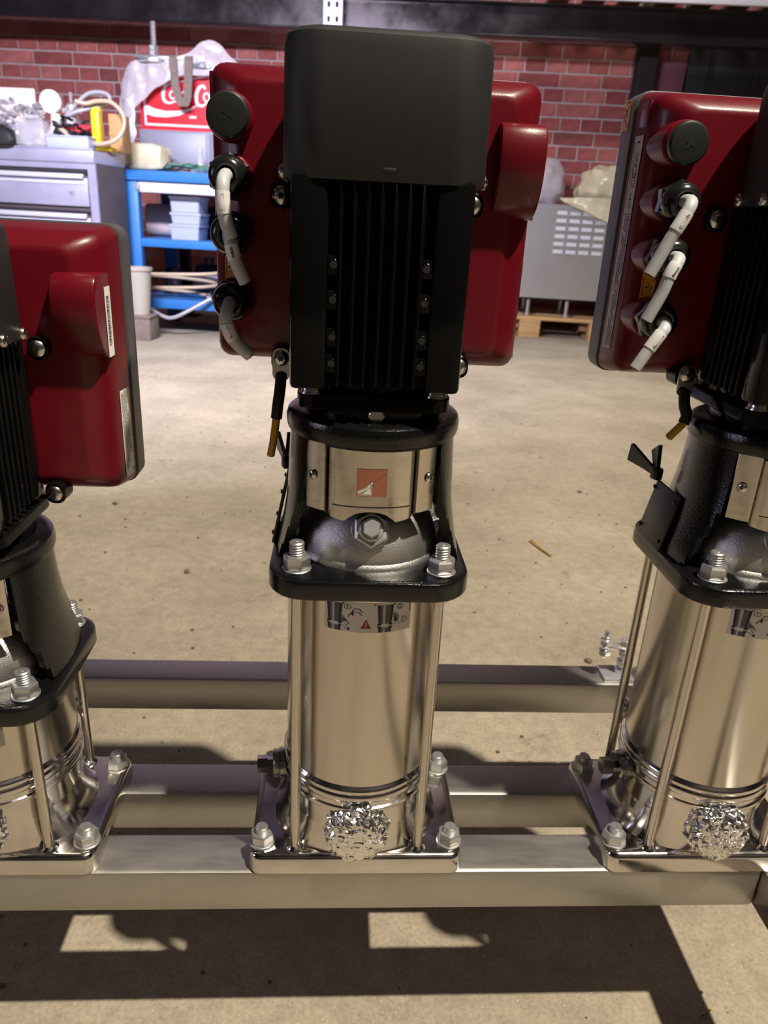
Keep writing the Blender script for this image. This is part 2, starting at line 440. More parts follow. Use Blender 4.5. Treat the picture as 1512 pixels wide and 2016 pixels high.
def lantern_r(a, z):
    """outer radius of the cast lantern at angle a and height z (z relative to full size pump)"""
    P = ((.3135, .0800), (.322, .0790), (.334, .0762), (.350, .0728), (.370, .0702), (.395, .0688), (.420, .0675))
    for (z0, r0), (z1, r1) in zip(P, P[1:]):
        if z <= z1:
            t = (z-z0)/(z1-z0); r = r0+(r1-r0)*t; break
    else: r = P[-1][1]
    k = max(0, min(1, (.40-z)/.08))            # squarer near the flange
    c, s_ = abs(math.cos(a)), abs(math.sin(a))
    sq = r*.965/max(c, s_) if max(c, s_) > 0 else r
    sq = min(sq, r*1.16)
    return r*(1-k*.6)+sq*k*.6
def f_lantern(mb):
    n = 120; zs = [.3135, .318, .323, .329, .336, .345, .356, .368, .380, .392, .404, .413, .4185, .4225]
    def opened(i, k):
        a = (360*(i+.5)/n) % 360
        zc = (zs[k]+zs[k+1])/2
        for c in (270, 90):
            d = abs((a-c+180) % 360-180)
            lim = 52 if zc < .4185 else 0
            if zc < .372: lim = 52+(.372-zc)*240
            if d < lim: return True
        return False
    O, I = {}, {}
    base = len(mb.v); vs = []
    for k, z in enumerate(zs):
        for i in range(n):
            a = 2*math.pi*i/n; r = lantern_r(a, z)
            O[i, k] = len(vs); vs.append((r*math.cos(a), r*math.sin(a), z))
            I[i, k] = len(vs); q = r-.009; vs.append((q*math.cos(a), q*math.sin(a), z))
    fs = []
    for k in range(len(zs)-1):
        for i in range(n):
            if opened(i, k): continue
            j = (i+1) % n
            fs.append([O[i, k], O[j, k], O[j, k+1], O[i, k+1]]); fs.append([I[j, k], I[i, k], I[i, k+1], I[j, k+1]])
            if opened((i-1) % n, k): fs.append([I[i, k], O[i, k], O[i, k+1], I[i, k+1]])
            if opened(j, k): fs.append([O[j, k], I[j, k], I[j, k+1], O[j, k+1]])
            if k+1 < len(zs)-1 and opened(i, k+1): fs.append([O[i, k+1], O[j, k+1], I[j, k+1], I[i, k+1]])
            if k > 0 and opened(i, k-1): fs.append([O[j, k], O[i, k], I[i, k], I[j, k]])
    mb.add(vs, fs)
    # upper ring
    mb.lathe([(.0560, .4195), (.0672, .4195), (.0698, .4215), (.0708, .4250), (.0708, .4315), (.0696, .4352), (.0672, .4372), (.0630, .4380), (.0560, .4380)], 96, cap=False)
    mb.lathe([(.0560, .4380), (.0560, .4195)], 96, cap=False)
    # foot flange
    mb.loft([rrect(0, 0, z, .0820-i, .0800-i, .032-i*.4, 7) for z, i in
             ((.2972, .003), (.2982, .001), (.3000, 0), (.3120, 0), (.3140, .0006), (.3152, .0022), (.3156, .0045))])
def f_dome(mb):
    mb.lathe([(.0625, .3100), (.0622, .3165), (.0612, .3190), (.0600, .3205)] +
             [(.0600*math.cos(t)+.0, .3205+.0530*math.sin(t)) for t in [math.pi/2*k/14 for k in range(1, 14)]] + [(.012, .3735), (.012, .405)], 64)
def f_guard(mb):
    # bulged middle with flat wings at both sides, notch below
    c = AX*.6; n = 24; y0 = -.0500
    def curve(t):                      # t 0..1 across the bulged part
        a = math.pi*(1-t)
        return (c+.0335*math.cos(a)*1.0, y0-.0135*math.sin(a)**.75)
    zt = .4205
    cols = [(-.0505+c, y0+.0045), (-.0495+c, y0+.0035), (-.0400+c, y0-.0045), (-.0362+c, y0-.0060), (-.0345+c, y0-.0025)]
    cols += [curve(t/n) for t in range(0, n+1)]
    cols += [(.0345+c, y0-.0025), (.0362+c, y0-.0060), (.0400+c, y0-.0045), (.0495+c, y0+.0035), (.0505+c, y0+.0045)]
    def zb(x):
        x -= c
        if abs(x) > .0355: return .3660
        b = .3585+.0035*(abs(x)/.0335)**2
        if abs(x) < .0185: b = max(b, .3585+.0100*math.sqrt(max(0, 1-(x/.0185)**2)))
        return b
    th = .0012; rings = []
    for (x, y) in cols:
        z = zb(x)
        rings.append([(x, y, z), (x, y, z+.012), (x, y, z+.0125), (x, y, zt), (x, y+th, zt), (x, y+th, z+.0125), (x, y+th, z+.012), (x, y+th, z)])
    mb.loft(rings, True, True)
def guard_surface(u, z, off=.0006):
    c = AX*.6; x = u; q = max(-1, min(1, (x-c)/.0335)); s_ = math.sqrt(max(0, 1-q*q))
    return Vector((x, -.0500-.0135*s_**.75-off, z))
def f_panhead(r, h):
    def g(mb):
        mb.turn((0, 0, 0), (0, 0, h), [(0, r), (.35, r), (.7, r*.86), (.93, r*.55), (1, r*.40)], 24)
        for k in range(6):             # six lobed recess shown as dark petals
            pass
    return g
def f_recess(r):
    def g(mb):
        pts = []
        for k in range(12):
            q = r*(1.0 if k % 2 == 0 else .55); a = math.pi*k/6
            pts.append((q*math.cos(a), q*math.sin(a)))
        mb.loft([[(x, y, 0) for x, y in pts], [(x, y, .0004) for x, y in pts]])
    return g
FRONT = (math.pi/2, 0, 0)              # turns a +z piece towards the viewer (-y)
def screw(parent, loc, rot, r=.0055, h=.003, name='screw'):
    s_ = part(name, 'panhead%.4f%.4f' % (r, h), f_panhead(r, h), M['screw'], parent, loc, rot)
    return s_
def screw_with_recess(parent, loc, rot, r=.0055, h=.003):
    def g(mb):
        f_panhead(r, h)(mb.m(0)); k = len(mb.v)
        f_recess(r*.48)(mb.m(1)); mb.xf(Matrix.Translation((0, 0, h-.0001)), k)
    return part('screw', 'recscrew%.4f%.4f' % (r, h), g, [M['screw'], M['gasket']], parent, loc, rot)

def f_motorflange(mb):
    mb.lathe([(.0535, .4360), (.0550, .4375), (.0550, .4470)], 72)
    mb.loft([rrect(AX*.7, 0, z, .0580-i, .0580-i, .016-i*.5, 5) for z, i in ((.4465, .001), (.4475, 0), (.4562, 0), (.4575, .0008), (.4582, .0022))])
    mb.lathe([(.0500, .4580), (.0500, .4660)], 60, (AX, 0))
def f_motor(mb):
    z0, z1 = .4640, .6060
    mb.loft([rrect(AX, -.0115, z, .0535-i, .0410-i, .010, 3) for z, i in ((z0, .001), (z0+.001, 0), (z1, 0))])
    # smooth corner panels, front and back
    for sx in (-1, 1):
        for y0, y1 in ((-.0685, -.046), (.012, .0290)):
            xa, xb = sx*.0358+AX, sx*.0615+AX
            mb.box(min(xa, xb), max(xa, xb), y0, y1, z0, z1, .0035)
def fin_front(mb): mb.loft([rrect(0, 0, z, .0013, .0085-i, .001, 1) for z, i in ((.4660, .002), (.4675, 0), (.6050, 0))])
def fin_side(mb): mb.loft([rrect(0, 0, z, .0050-i, .0013, .001, 1) for z, i in ((.4660, .001), (.4675, 0), (.6050, 0))])
def f_boss(mb):
    mb.m(0).box(-.0043, .0043, -.009, .004, -.0065, .0062, .0008)
    mb.turn((0, -.009, 0), (0, -.0098, 0), [(0, .0038), (.6, .0038), (1, .0034)], 20)
    mb.m(1).cyl((0, -.0095, 0), (0, -.0100, 0), .0026, None, 16)
def f_fancover(mb):
    mb.loft([rrect(AX*.6, -.0210, z, .0692-i, .0490-i, .028-i*.7, 8) for z, i in
             ((.6030, .0016), (.6032, .0004), (.6040, 0), (.6800, .0012), (.6860, .0024), (.6883, .0046), (.6897, .0080), (.6905, .0130), (.6910, .03))])

BC = -.0045                                 # control box centre x
BZ = .5745
def f_box(mb):
    rings = [rrect_xz(BC, y, BZ, .1075+d, .0985+d, .010, 4) for y, d in ((.0295, -.005), (.0300, -.0025), (.0315, 0))]
    rings += [rrect_xz(BC, y, BZ, hx, hz, .011, 4) for y, hx, hz in ((.0400, .1190, .1045), (.0480, .1258, .1085), (.0540, .1278, .1100), (.0815, .1302, .1140))]
    mb.loft(rings)
    # round bulge over the terminals at the right
    cx0, cx1, cz, cy, r = BC+.0920, BC+.1275, .6190, .0420, .0345
    prof = spline([Vector((y, z, 0)) for y, z in ((.066, .6535), (.040, .6535), (.026, .6530), (.0185, .6490), (.0145, .6400), (.0135, .6290), (.0150, .6160), (.0190, .6040), (.0250, .5945), (.0330, .5880), (.0430, .5850), (.066, .5845))], 4)
    prof = [(p.x, p.y) for p in prof]
    rings = []
    for x, i in ((cx0, .0018), (cx0+.0007, .0006), (cx0+.002, 0), (cx1-.002, 0), (cx1-.0007, .0006), (cx1, .0018)):
        rings.append([(x, cy+(y-cy)*(1-i/r), cz+(z-cz)*(1-i/r)) for y, z in prof])
    mb.loft(rings)
    # bosses that carry plug and cable glands
    for z, r, y in ((.6455, .0174, .0205), (.6045, .0165, .0225), (.5640, .0165, .0225), (.5145, .0168, .0225)):
        mb.turn((BC-.1105, .080, z), (BC-.1105, y, z), [(0, r), (.93, r), (.98, r*.965), (1, r*.91)], 40)
    # pads on the left flank
    mb.box(BC-.1296, BC-.1200, .0560, .076, .6600, .6790, .001)
def f_lid(mb):
    mb.loft([rrect_xz(BC, y, BZ, hx, hz, .012, 4) for y, hx, hz in
             ((.0835, .1300, .1138), (.0845, .1318, .1152), (.1080, .1318, .1152), (.1120, .1300, .1138), (.1240, .1175, .1050), (.1255, .1150, .1020))])
def f_seam(mb):
    mb.loft([rrect_xz(BC, y, BZ, .1285, .1120, .011, 4) for y in (.0800, .0850)])
def f_plug(mb):
    mb.m(0).turn((0, 0, 0), (0, 0, .0085), [(0, .0150), (.45, .0157), (.75, .0154), (.93, .0140), (1, .0110)], 40)
    mb.m(1).box(-.0042, .0042, -.0008, .0008, .0083, .0087); mb.box(-.0008, .0008, -.0042, .0042, .0083, .0087)
def f_gland(mb):
    mb.m(0).turn((0, 0, 0), (0, 0, .0095), [(0, .0155), (.1, .0166), (.85, .0166), (1, .0150)], 6, True, .5)
    pr = [(.0148, .0090), (.0148, .0125), (.0142, .0165), (.0126, .0205), (.0100, .0228), (.0082, .0234), (.0068, .0228), (.0062, .0205), (.0060, .0150)]
    mb.m(0).lathe(pr, 36)
def f_lug(mb):
    mb.loft([rrect_xz(0, y, 0, .0085-i, .0095-i, .007, 5) for y, i in ((.020, 0), (.0010, 0), (0, .0010))])

def sheet_print(place, name, parent, mats, fn):
    d = Decal(place); fn(d); return d.build(name, mats, parent)

def instruction_sticker(parent, h):
    R0 = .0697; HW, z0, z1 = .0372, .2640+h, .2915+h
    def at(off):
        def p(u, v):
            a = -math.pi/2+u*HW/R0; r = R0+off
            return Vector((r*math.cos(a), r*math.sin(a), z0+v*(z1-z0)))
        return p
    d = Decal(at(.00025)); n = 24
    for i in range(n):
        u0, u1 = -1+2*i/n, -1+2*(i+1)/n
        d.rect(u0, u1, 0, 1, 0)
    st = d.build('instruction_sticker', [M['sticker']], parent)
    q = Decal(at(.00045))
    K, G, W_, RD = 0, 1, 2, 3
    for c in (-.755, .385):
        for k in range(6):
            t0, t1 = k/6, (k+1)/6
            mi = (K, G, W_, G, G, K)[k]
            q.poly([(c-.185+.37*t0, .93), (c-.185+.37*t1, .93), (c-.145+.29*t1, .30), (c-.145+.29*t0, .30)], mi)
            q.poly([(c-.145+.29*t0, .17), (c-.145+.29*t1, .17), (c-.145+.29*t1, .01), (c-.145+.29*t0, .01)], mi)
        q.rect(c-.26, c+.22, .93, .97, K)
        q.rect(c-.17, c+.17, .25, .31, K); q.rect(c-.165, c+.165, .215, .25, W_); q.rect(c-.17, c+.17, .165, .215, K)
    for c, t in ((-.455, '1'), (.715, '2')):
        q.ring(c, .84, .075, .014, K)            # u and v are scaled differently, the circle is set in u below
        q.text(t, c, .84, .15, K)
    q.stroke([(-.13, .70), (-.20, .80), (-.29, .80), (-.36, .70)], .022, K); q.stroke([(-.13, .58), (-.21, .69), (-.29, .69), (-.35, .60)], .018, K)
    q.poly([(-.40, .62), (-.33, .72), (-.32, .55)], K); q.stroke([(-.44, .50), (-.40, .62)], .02, K)
    q.stroke([(-.57, .55), (-.60, .28), (-.44, .34)], .022, K, True); q.poly([(-.565, .50), (-.588, .31), (-.46, .36)], G)
    q.stroke([(-.50, .26), (-.45, .20)], .016, K); q.stroke([(-.46, .30), (-.40, .26), (-.42, .33)], .016, K); q.rect(-.45, -.40, .06, .14, K); q.stroke([(-.55, .20), (-.47, .10)], .012, K)
    q.poly([(-.16, .14), (.08, .14), (-.04, .46)], RD); q.rect(-.048, -.030, .23, .36, 4); q.rect(-.048, -.030, .17, .20, 4)
    for k in range(7):
        a = .5+k*.22; q.stroke([(.60+.03*math.cos(a), .30+.07*math.sin(a)), (.60+.13*math.cos(a), .30+.36*math.sin(a))], .012, K)
    q.stroke([(.60, .27), (.72, .24), (.64, .48)], .018, K, True)
    q.stroke([(.93, .40), (.86, .40), (.83, .48), (.77, .46), (.80, .38), (.77, .30), (.83, .26), (.86, .33), (.93, .33)], .016, K)
    for k in range(9): q.rect(.955, .985, .60+k*.038, .622+k*.038, G)
    return q.build('sticker_print', [M['ink'], M['inkgrey'], M['silverlabel'], M['redprint'], M['sticker']], parent), st

def cable(parent, pts, r=.0048):
    mb = MB()
    mb.m(0).tube(pts, r, 14, smooth=6)
    e = Vector(pts[-1]); d = (e-Vector(pts[-2])).normalized()
    mb.m(1).cyl(e-d*.0002, e+d*.0004, r*.74, None, 14)
    for k in range(4):
        o = d.orthogonal().normalized(); o2 = d.cross(o); a = k*math.pi/2+.4
        c = e+(o*math.cos(a)+o2*math.sin(a))*r*.36
        mb.m(2).cyl(c, c+d*.0009, r*.2, None, 8)
    o = link('cable', mb.mesh('cable', [M['cable'], M['core'], M['copper']]), parent)
    return o
def tape(parent, pts, t0, t1, r=.0050, text=None):
    P = spline([Vector(p) for p in pts], 12); a, b = int(t0*(len(P)-1)), int(t1*(len(P)-1))
    seg = P[a:b+1]
    mb = MB(); mb.m(0).tube(seg, r+.00025, 14)
    # flag of the wrapped tape
    d0 = (seg[-1]-seg[0]).normalized(); side = d0.cross(Vector((0, -1, 0))).normalized()
    A, B = seg[0], seg[-1]
    # print: a row of short strokes on the side seen
    mbk = len(mb.v)
    for k in range(9):
        c = A.lerp(B, .12+k*.09)+Vector((0, -1, 0))*(r+.00045)
        mb.m(1).add([c-side*.0012-d0*.0003, c+side*(.0010 if k % 3 else .0004)-d0*.0003, c+side*(.0010 if k % 3 else .0004)+d0*.0003, c-side*.0012+d0*.0003], [[0, 1, 2, 3]])
    return link('cable_label', mb.mesh('cable_label', [M['tape'], M['ink']]), parent)

CABLES = {
 'middle': ([(-.1155, .012, .6045), (-.1150, -.006, .6040), (-.1148, -.0185, .5985), (-.1146, -.0220, .5860), (-.1130, -.0215, .5735), (-.1093, -.020, .5622)],
            [(-.1155, .012, .5640), (-.1140, -.004, .5635), (-.1110, -.0165, .5600), (-.1085, -.0185, .5500), (-.1050, -.0185, .5410), (-.1003, -.018, .5312)],
            [(-.1155, .012, .5145), (-.1150, -.005, .5143), (-.1150, -.0180, .5080), (-.1140, -.0210, .4985), (-.1085, -.0205, .4880), (-.0972, -.020, .4778)]),
 'right': ([(-.1155, .012, .6045), (-.1160, -.008, .6045), (-.1195, -.0190, .6010), (-.1250, -.0215, .5900), (-.1312, -.021, .5770), (-.1418, -.020, .5515)],
           [(-.1155, .012, .5640), (-.1165, -.008, .5640), (-.1210, -.0185, .5610), (-.1255, -.0210, .5535), (-.1304, -.021, .5370), (-.1380, -.020, .5178)],
           [(-.1155, .012, .5145), (-.1160, -.004, .5145), (-.1200, -.0160, .5120), (-.1250, -.0195, .5065), (-.1325, -.020, .4940), (-.1398, -.020, .4803)]),
}
CABLES['left'] = CABLES['middle']

def make_pump(which, label):
    h = -.1245 if which == 'left' else 0.0
    T = thing('multistage_pump', label, 'pump', (PX[which], PY, TOP), 0, 'upright pumps on the steel frame')
    up = (0, 0, h)
    part('base_plate', 'plate', f_plate, M['polish'], T)
    hs = part('base_housing', 'housing', f_housing, M['polish'], T)
    part('clamp_band', 'bands', f_bands, M['polish'], hs)
    # ports
    def f_port(mb):
        mb.turn((0, -.055, .052), (0, -.0700, .052), [(0, .0235), (.6, .0225), (.8, .0235), (1, .0235)], 32)
    part('port', 'port', f_port, M['polish'], hs)
    part('port', 'rearport', lambda mb: mb.cyl((0, .055, .062), (0, .080, .062), .0225, None, 32), M['polish'], hs)
    def f_coupling(mb):
        mb.turn((0, .070, .062), (0, .112, .062), [(0, .0260), (.2, .0275), (.45, .0275), (.5, .0300), (.95, .0300), (1, .0280)], 36)
        for sx in (-1, 1): mb.box(sx*.033-.007, sx*.033+.007, .092, .110, .050, .074, .002)
    part('rear_coupling', 'rearcoupling', f_coupling, M['polish'], T)
    # foundation bolts
    for sx in (-1, 1):
        for sy in (-1, 1):
            b = part('foundation_bolt', 'fbolt%d' % (sx*sy), lambda mb: (mb.cyl((0, 0, -.004), (0, 0, .0176), .0060, .0060, 18), mb.turn((0, 0, .0176), (0, 0, .0186), [(0, .006), (1, .0050)], 18)),
                     M['brass'] if sx > 0 else M['zinc'], T, (sx*.0905, sy*.0508, .0206))
            part('washer', 'w12', f_washer(.0122, .0020), M['zinc'], b, (0, 0, 0))
            part('nut', 'n12', f_hexnut(.0112, .0100), M['zinc'], b, (0, 0, .0020), (0, 0, .35*sx+.2*sy))
    # staybolts with nuts on the lantern foot
    for sx in (-1, 1):
        for sy in (-1, 1):
            s_ = part('staybolt', 'rod%s' % h, f_rod(.2960+h-.0200), M['rod'], T, (sx*.0586, sy*.0586, .0206))
            part('weld_collar', 'collar', f_collar, M['polish'], s_, (0, 0, 0))
            z = .3156+h-.0206
            part('washer', 'w10', f_washer(.0118, .0020), M['zinc'], s_, (0, 0, z))
            part('nut', 'n10', f_hexnut(.0110, .0112), M['zinc'], s_, (0, 0, z+.0020), (0, 0, .15*sx+.3*sy))
            part('stud', 'stud', f_thread(.0060, .0125, 5), M['zinc'], s_, (0, 0, z+.0120))
    sl = part('sleeve', 'sleeve%s' % h, f_sleeve(h), M['brushed'], T)
    instruction_sticker(sl, h)
    # drain fitting on the left of the foot
    def f_drain(mb):
        mb.m(0).turn((-.066, -.006, .0765), (-.0835, -.008, .0765), [(0, .0125), (.25, .0125), (.30, .0150), (.62, .0150), (.66, .0135), (.9, .0140), (1, .0125)], 20)
        mb.turn((-.0835, -.008, .0765), (-.0985, -.009, .0765), [(0, .0065), (.35, .0065), (.36, .0085), (.97, .0085), (1, .0070)], 6)
    part('drain_plug', 'drain', f_drain, M['inkdrain'], T)
    la = part('motor_lantern', 'lantern', f_lantern, M['castblack'], T, up)
    # clip with two wings on the left side of the lantern
    def f_clip(mb):
        mb.obox((-.0770, .020, .3400), (.0030, .050, .054), (0, .20, 0), .001)
        J = Vector((-.0745, .046, .3720))
        for E_, hw in ((Vector((-.0850, .0880, .3800)), .0090), (Vector((-.0725, .0600, .3930)), .0085)):
            w = (E_-J).cross(Vector((1, 0, 0))).normalized(); t = Vector((.0018, 0, 0))
            mb.loft([[p+w*h_-t, p-w*h_-t, p-w*h_+t, p+w*h_+t] for p, h_ in ((J, .003), (J.lerp(E_, .35), .0045), (E_, hw))])
        mb.obox(tuple(J), (.008, .010, .012), (0, 0, .3), .002)
        for z, y in ((.322, 0.0), (.360, 0.0), (.322, .044), (.360, .044)):
            x = -.0785+(z-.34)*.20
            mb.turn((x, y, z), (x-.0016, y, z), [(0, .0022), (.6, .0021), (1, .001)], 10)
    part('nameplate_clip', 'clip', f_clip, M['plug'], la)
    part('pump_head', 'dome', f_dome, M['head'], T, up)
    # vent plug
    vp = part('vent_plug', 'vent', lambda mb: (mb.turn((0, 0, -.004), (0, 0, .0035), [(0, .0165), (.55, .0168), (.9, .0155), (1, .014)], 28),
              mb.turn((0, 0, .003), (0, 0, .0115), [(0, .0146), (.1, .0152), (.85, .0152), (1, .0136)], 6, True, .52),
              mb.turn((0, 0, .0110), (0, 0, .0135), [(0, .0105), (.6, .0100), (1, .0088)], 24)), M['zinc'], T, (0, -.0480, .3465+h), (D2R(62), 0, 0))
    part('hex_cap', 'hexcap', lambda mb: mb.turn((0, 0, .013), (0, 0, .0200), [(0, .0073), (.1, .0077), (.85, .0077), (1, .0068)], 6, True, .52), M['zinc'], vp)
    # coupling guard
    gd = part('coupling_guard', 'guard', f_guard, M['guard'], T, up)
    part('coupling_guard', 'guard', f_guard, M['guard'], T, up, (0, 0, math.pi))
    for sx in (-1, 1):
        screw_with_recess(gd, (sx*.0455+AX*.6, -.0508, .3940), (math.pi/2, 0, sx*.72), .0040, .0022)
    d = Decal(lambda u, v: guard_surface(-.0016+u*.0118, .3925+v*.0112))
    n = 8
    for i in range(n):
        a, b = -1+2*i/n, -1+2*(i+1)/n
        d.rect(a, b, -1, 1, 0)
    d.p = lambda u, v: guard_surface(-.0016+u*.0118, .3925+v*.0112, .0010)
    d.poly([(-.92, -.92), (.05, -.92), (.05, -.2), (-.15, .05), (-.45, -.28), (-.92, -.55)], 1)
    d.poly([(.14, -.92), (.92, -.92), (.92, .70), (.14, .10)], 0); d.poly([(-.60, -.80), (-.10, -.35), (-.02, -.80)], 2); d.stroke([(-.9, -.70), (-.3, -.40), (.05, .05)], .10, 2)
    d.build('emblem', [M['emblemredreflect'], M['guard'], M['tape']], gd)
    d = Decal(lambda u, v: guard_surface(u, v, .0005))
    P = [(-.0345+.069*k/24, .3722) for k in range(1, 24)]
    for (a0, b0), (a1, b1) in zip(P, P[1:]): d.rect(a0, a1, b0-.0003, b0+.0004, 0)
    d.build('seam_line', [M['darkscrap']], gd)
    # motor
    mf = part('motor_flange', 'mflange', f_motorflange, M['black'], T, up)
    for sx in (-1, 1):
        for sy in (-1, 1):
            bolt = part('flange_bolt', 'mfb', lambda mb: (mb.turn((0, 0, 0), (0, 0, .0012), [(0, .0088), (1, .0086)], 20), mb.turn((0, 0, .001), (0, 0, .0065), [(0, .0075), (.5, .0074), (.85, .0066), (1, .0052)], 20)),
                 M['screw'], mf, (sx*.0468+AX*.9, sy*.0490, .4580))
    part('sight_plug', 'sight', lambda mb: mb.turn((0, -.0540, .4425), (0, -.0562, .4425), [(0, .0062), (.6, .0062), (1, .0052)], 22), M['inkdrain'], mf)
    mo = part('motor_body', 'motor', f_motor, M['black'], T, up)
    for k in range(7):
        part('cooling_fin', 'finf', fin_front, M['black'], mo, (AX-.0276+.0092*k, -.0600, 0))
    for sx in (-1, 1):
        for k in range(7):
            part('cooling_fin', 'fins', fin_side, M['black'], mo, (AX+sx*.0570, -.0385+.0092*k, 0))
        for z in (.5500, .5270, .5015, .4830):
            part('fin_boss', 'boss', f_boss, [M['black'], M['gasket']], mo, (AX+sx*.0318, -.0575, z))
    fc = part('fan_cover', 'cover', f_fancover, M['cover'], T, up)
    part('cover_slot', 'cslot', lambda mb: mb.box(-.0045, .0045, -.0704, -.0690, .6085, .6115, .0006), M['gasket'], fc)
    for sx in (-1, 1):
        for y in (-.030, .006):
            screw_with_recess(fc, (AX*.6+sx*.0690, y, .6075), (0, sx*math.pi/2, 0), .0052, .0040)
    # control box
    cb = part('control_box', 'cbox', f_box, M['red'], T, up)
    part('box_gasket', 'seam', f_seam, M['gasket'], cb)
    part('box_lid', 'lid', f_lid, M['lid'], cb)
    gx = BC-.1105
    part('blanking_plug', 'plug', f_plug, [M['plug'], M['gasket']], cb, (gx, .0205, .6455), (math.pi/2, .5, 0))
    cs = CABLES[which]
    for k, z in enumerate((.6045, .5640, .5145)):
        part('cable_gland', 'gland', f_gland, M['blackplastic'], cb, (gx, .0225, z), (math.pi/2, .3*k, 0))
        cable(cb, cs[k]); tape(cb, cs[k], *((.50, .72), (.48, .66), (.55, .78))[k])
    # lugs that hold the box to the motor
    for sx in (-1, 1):
        for z in (.5935, .4680):
            lg = part('mounting_lug', 'lug', f_lug, M['black'], T, (AX+sx*.0740, .0225, z+h))
            screw_with_recess(lg, (0, 0, 0), FRONT, .0068, .0034)
    # printed labels on the box
    def flat_right(u, v): return Vector((BC+.1279, .0455+u, .6140+v))
    d = Decal(flat_right); d.rect(-.0075, .0075, -.0285, .0285, 0)
    d.p = lambda u, v: flat_right(u, v)+Vector((.0002, 0, 0))
    rnd = random.Random(4); v = -.019
    while v < .021:
        wv = rnd.choice((.0004, .0007, .0011)); d.rect(-.0042, .0012, v, v+wv, 1); v += wv+rnd.choice((.0004, .0006, .0009))
    for k in range(22): d.rect(.0022, .0032, -.018+k*.0018, -.0172+k*.0018+rnd.random()*.0006, 1)
    d.build('barcode_label', [M['whitelabel'], M['ink']], cb)
    # chamfered flanks: u along the slope, v up
    def flank(sx, off=.0003, slope=False):
        p0 = Vector((BC+sx*(.1277 if not slope else .1080), .0540 if not slope else .0318, 0)); p1 = Vector((BC+sx*(.1302 if not slope else .1190), .0815 if not slope else .0400, 0)); e = (p1-p0).normalized(); nrm = Vector((sx*e.y*sx*sx, -abs(e.x), 0)).normalized(); off += .0003
        def p(u, v): return p0+e*u+nrm*off+Vector((0, 0, v))
        return p
    d = Decal(flank(1)); d.rect(.0020, .0225, .4720, .5530, 0); d.p = flank(1, .0005)
    rnd = random.Random(9)
    for r_ in range(9):
        u = .0040+r_*.0018; v = .4790+(.013 if r_ > 5 else 0)+rnd.random()*.006
        while v < .5500-(0 if r_ < 7 else .02):
            l = .0010+rnd.random()*.003; d.rect(u, u+.0007, v, v+l, 1); v += l+.0006
    d.rect(.0195, .0210, .4735, .4785, 1)
    d.build('text_label', [M['whitelabel'], M['ink']], cb)
    if which != 'left':
        d = Decal(flank(-1)); d.rect(.0070, .0220, .4830, .6545, 0)
        d.p = flank(-1, .0005); rnd = random.Random(21)
        for r_ in range(3):
            v = .4855
            while v < .5930:
                l = .0008+rnd.random()*.0026; d.rect(.0090+r_*.0034, .0108+r_*.0034, v, v+l, 1); v += l+.0006+(rnd.random() < .08)*.004
        d.rect(.0070, .0220, .5945, .5950, 1)
        for t, v_, s_ in (('EAC', .6370, .0048), ('CE', .6210, .0070), ('us', .6090, .0040), ('RU', .6030, .0045)):
            d.text(t, .0135, v_, s_*1.35, 2, math.pi/2)
        d.ring(.0135, .6290, .0036, .0007, 2)
        for k in range(24): d.rect(.0190, .0203, .600+k*.0021, .6012+k*.0021, 1)
        d.rect(.0115, .0160, .6490, .6505, 2)
        d.build('rating_label', [M['silverlabel'], M['inkgrey'], M['ink']], cb)
    if True:
        d = Decal(flank(-1, .0004, True)); c = (.0072, .5385)
        d.rect(c[0]-.0057, c[0]+.0057, c[1]-.0118, c[1]+.0118, 0); d.p = flank(-1, .0007, True)
        d.stroke([(c[0]-.0036, c[1]), (c[0]+.0042, c[1]+.0075), (c[0]+.0042, c[1]-.0075)], .0009, 1, True)
        d.stroke([(c[0]-.0010, c[1]+.0010), (c[0]+.0008, c[1]-.0006), (c[0]+.0004, c[1]+.0006), (c[0]+.0026, c[1]-.0008)], .0008, 1)
        d.rect(c[0]-.0050, c[0]-.0042, c[1]+.006, c[1]+.0105, 1)
        d.build('warning_label', [M['orange'], M['ink']], cb)
        lidp = lambda o: (lambda u, v: Vector((BC-.1318-o, .1005+u, .6725+v)))
        d = Decal(lidp(.0003)); d.rect(-.0075, .0065, -.0118, .0118, 0); d.p = lidp(.0006)
        d.stroke([(-.0060, -.009), (.0050, -.001), (-.0060, .0075)], .0010, 1)
        d.stroke([(.0040, .004), (.0005, .004), (-.0015, .002), (-.0002, 0), (-.0035, -.002)], .0010, 1)
        d.rect(-.0055, .0020, .0090, .0100, 1)
        d.build('warning_label', [M['orange'], M['ink']], cb)
    # earth lead hanging from the lower left lug
    if which != 'left':
        def f_lead(mb):
            mb.m(0).loft([rrect_xz(0, y, -.0035, .0072, .0135, .006, 4) for y in (-.0012, .0002)])
        E_ = part('earth_lead', 'lead', f_lead, M['screw'], T, (AX-.0740, .0205, .4680+h))
        screw_with_recess(E_, (0, -.0012, .002), FRONT, .0064, .0034)
        if which == 'middle': a, b, e = [(0, -.002, -.012), (-.0005, -.006, -.022), (-.002, -.008, -.034)], (-.0035, -.0085, -.047), [(-.0048, -.009, -.058), (-.0062, -.009, -.068), (-.0085, -.008, -.0800)]
        else: a, b, e = [(0, -.002, -.012), (-.001, -.008, -.022), (.001, -.012, -.031)], (-.001, -.013, -.0375), [(-.0050, -.014, -.042), (-.0085, -.014, -.0460), (-.0120, -.014, -.0505)]
        mb = MB(); mb.tube(a+[b], .0048, 12, smooth=5); link('heat_shrink', mb.mesh('heat_shrink', M['gasket']), E_)
        mb = MB(); mb.m(0).tube([b]+e, .0034, 12, smooth=5)
        for i, f in enumerate(mb.f):            # green back half, yellow front half
            c = sum((mb.v[q] for q in f), Vector())/len(f)
        nring = 12
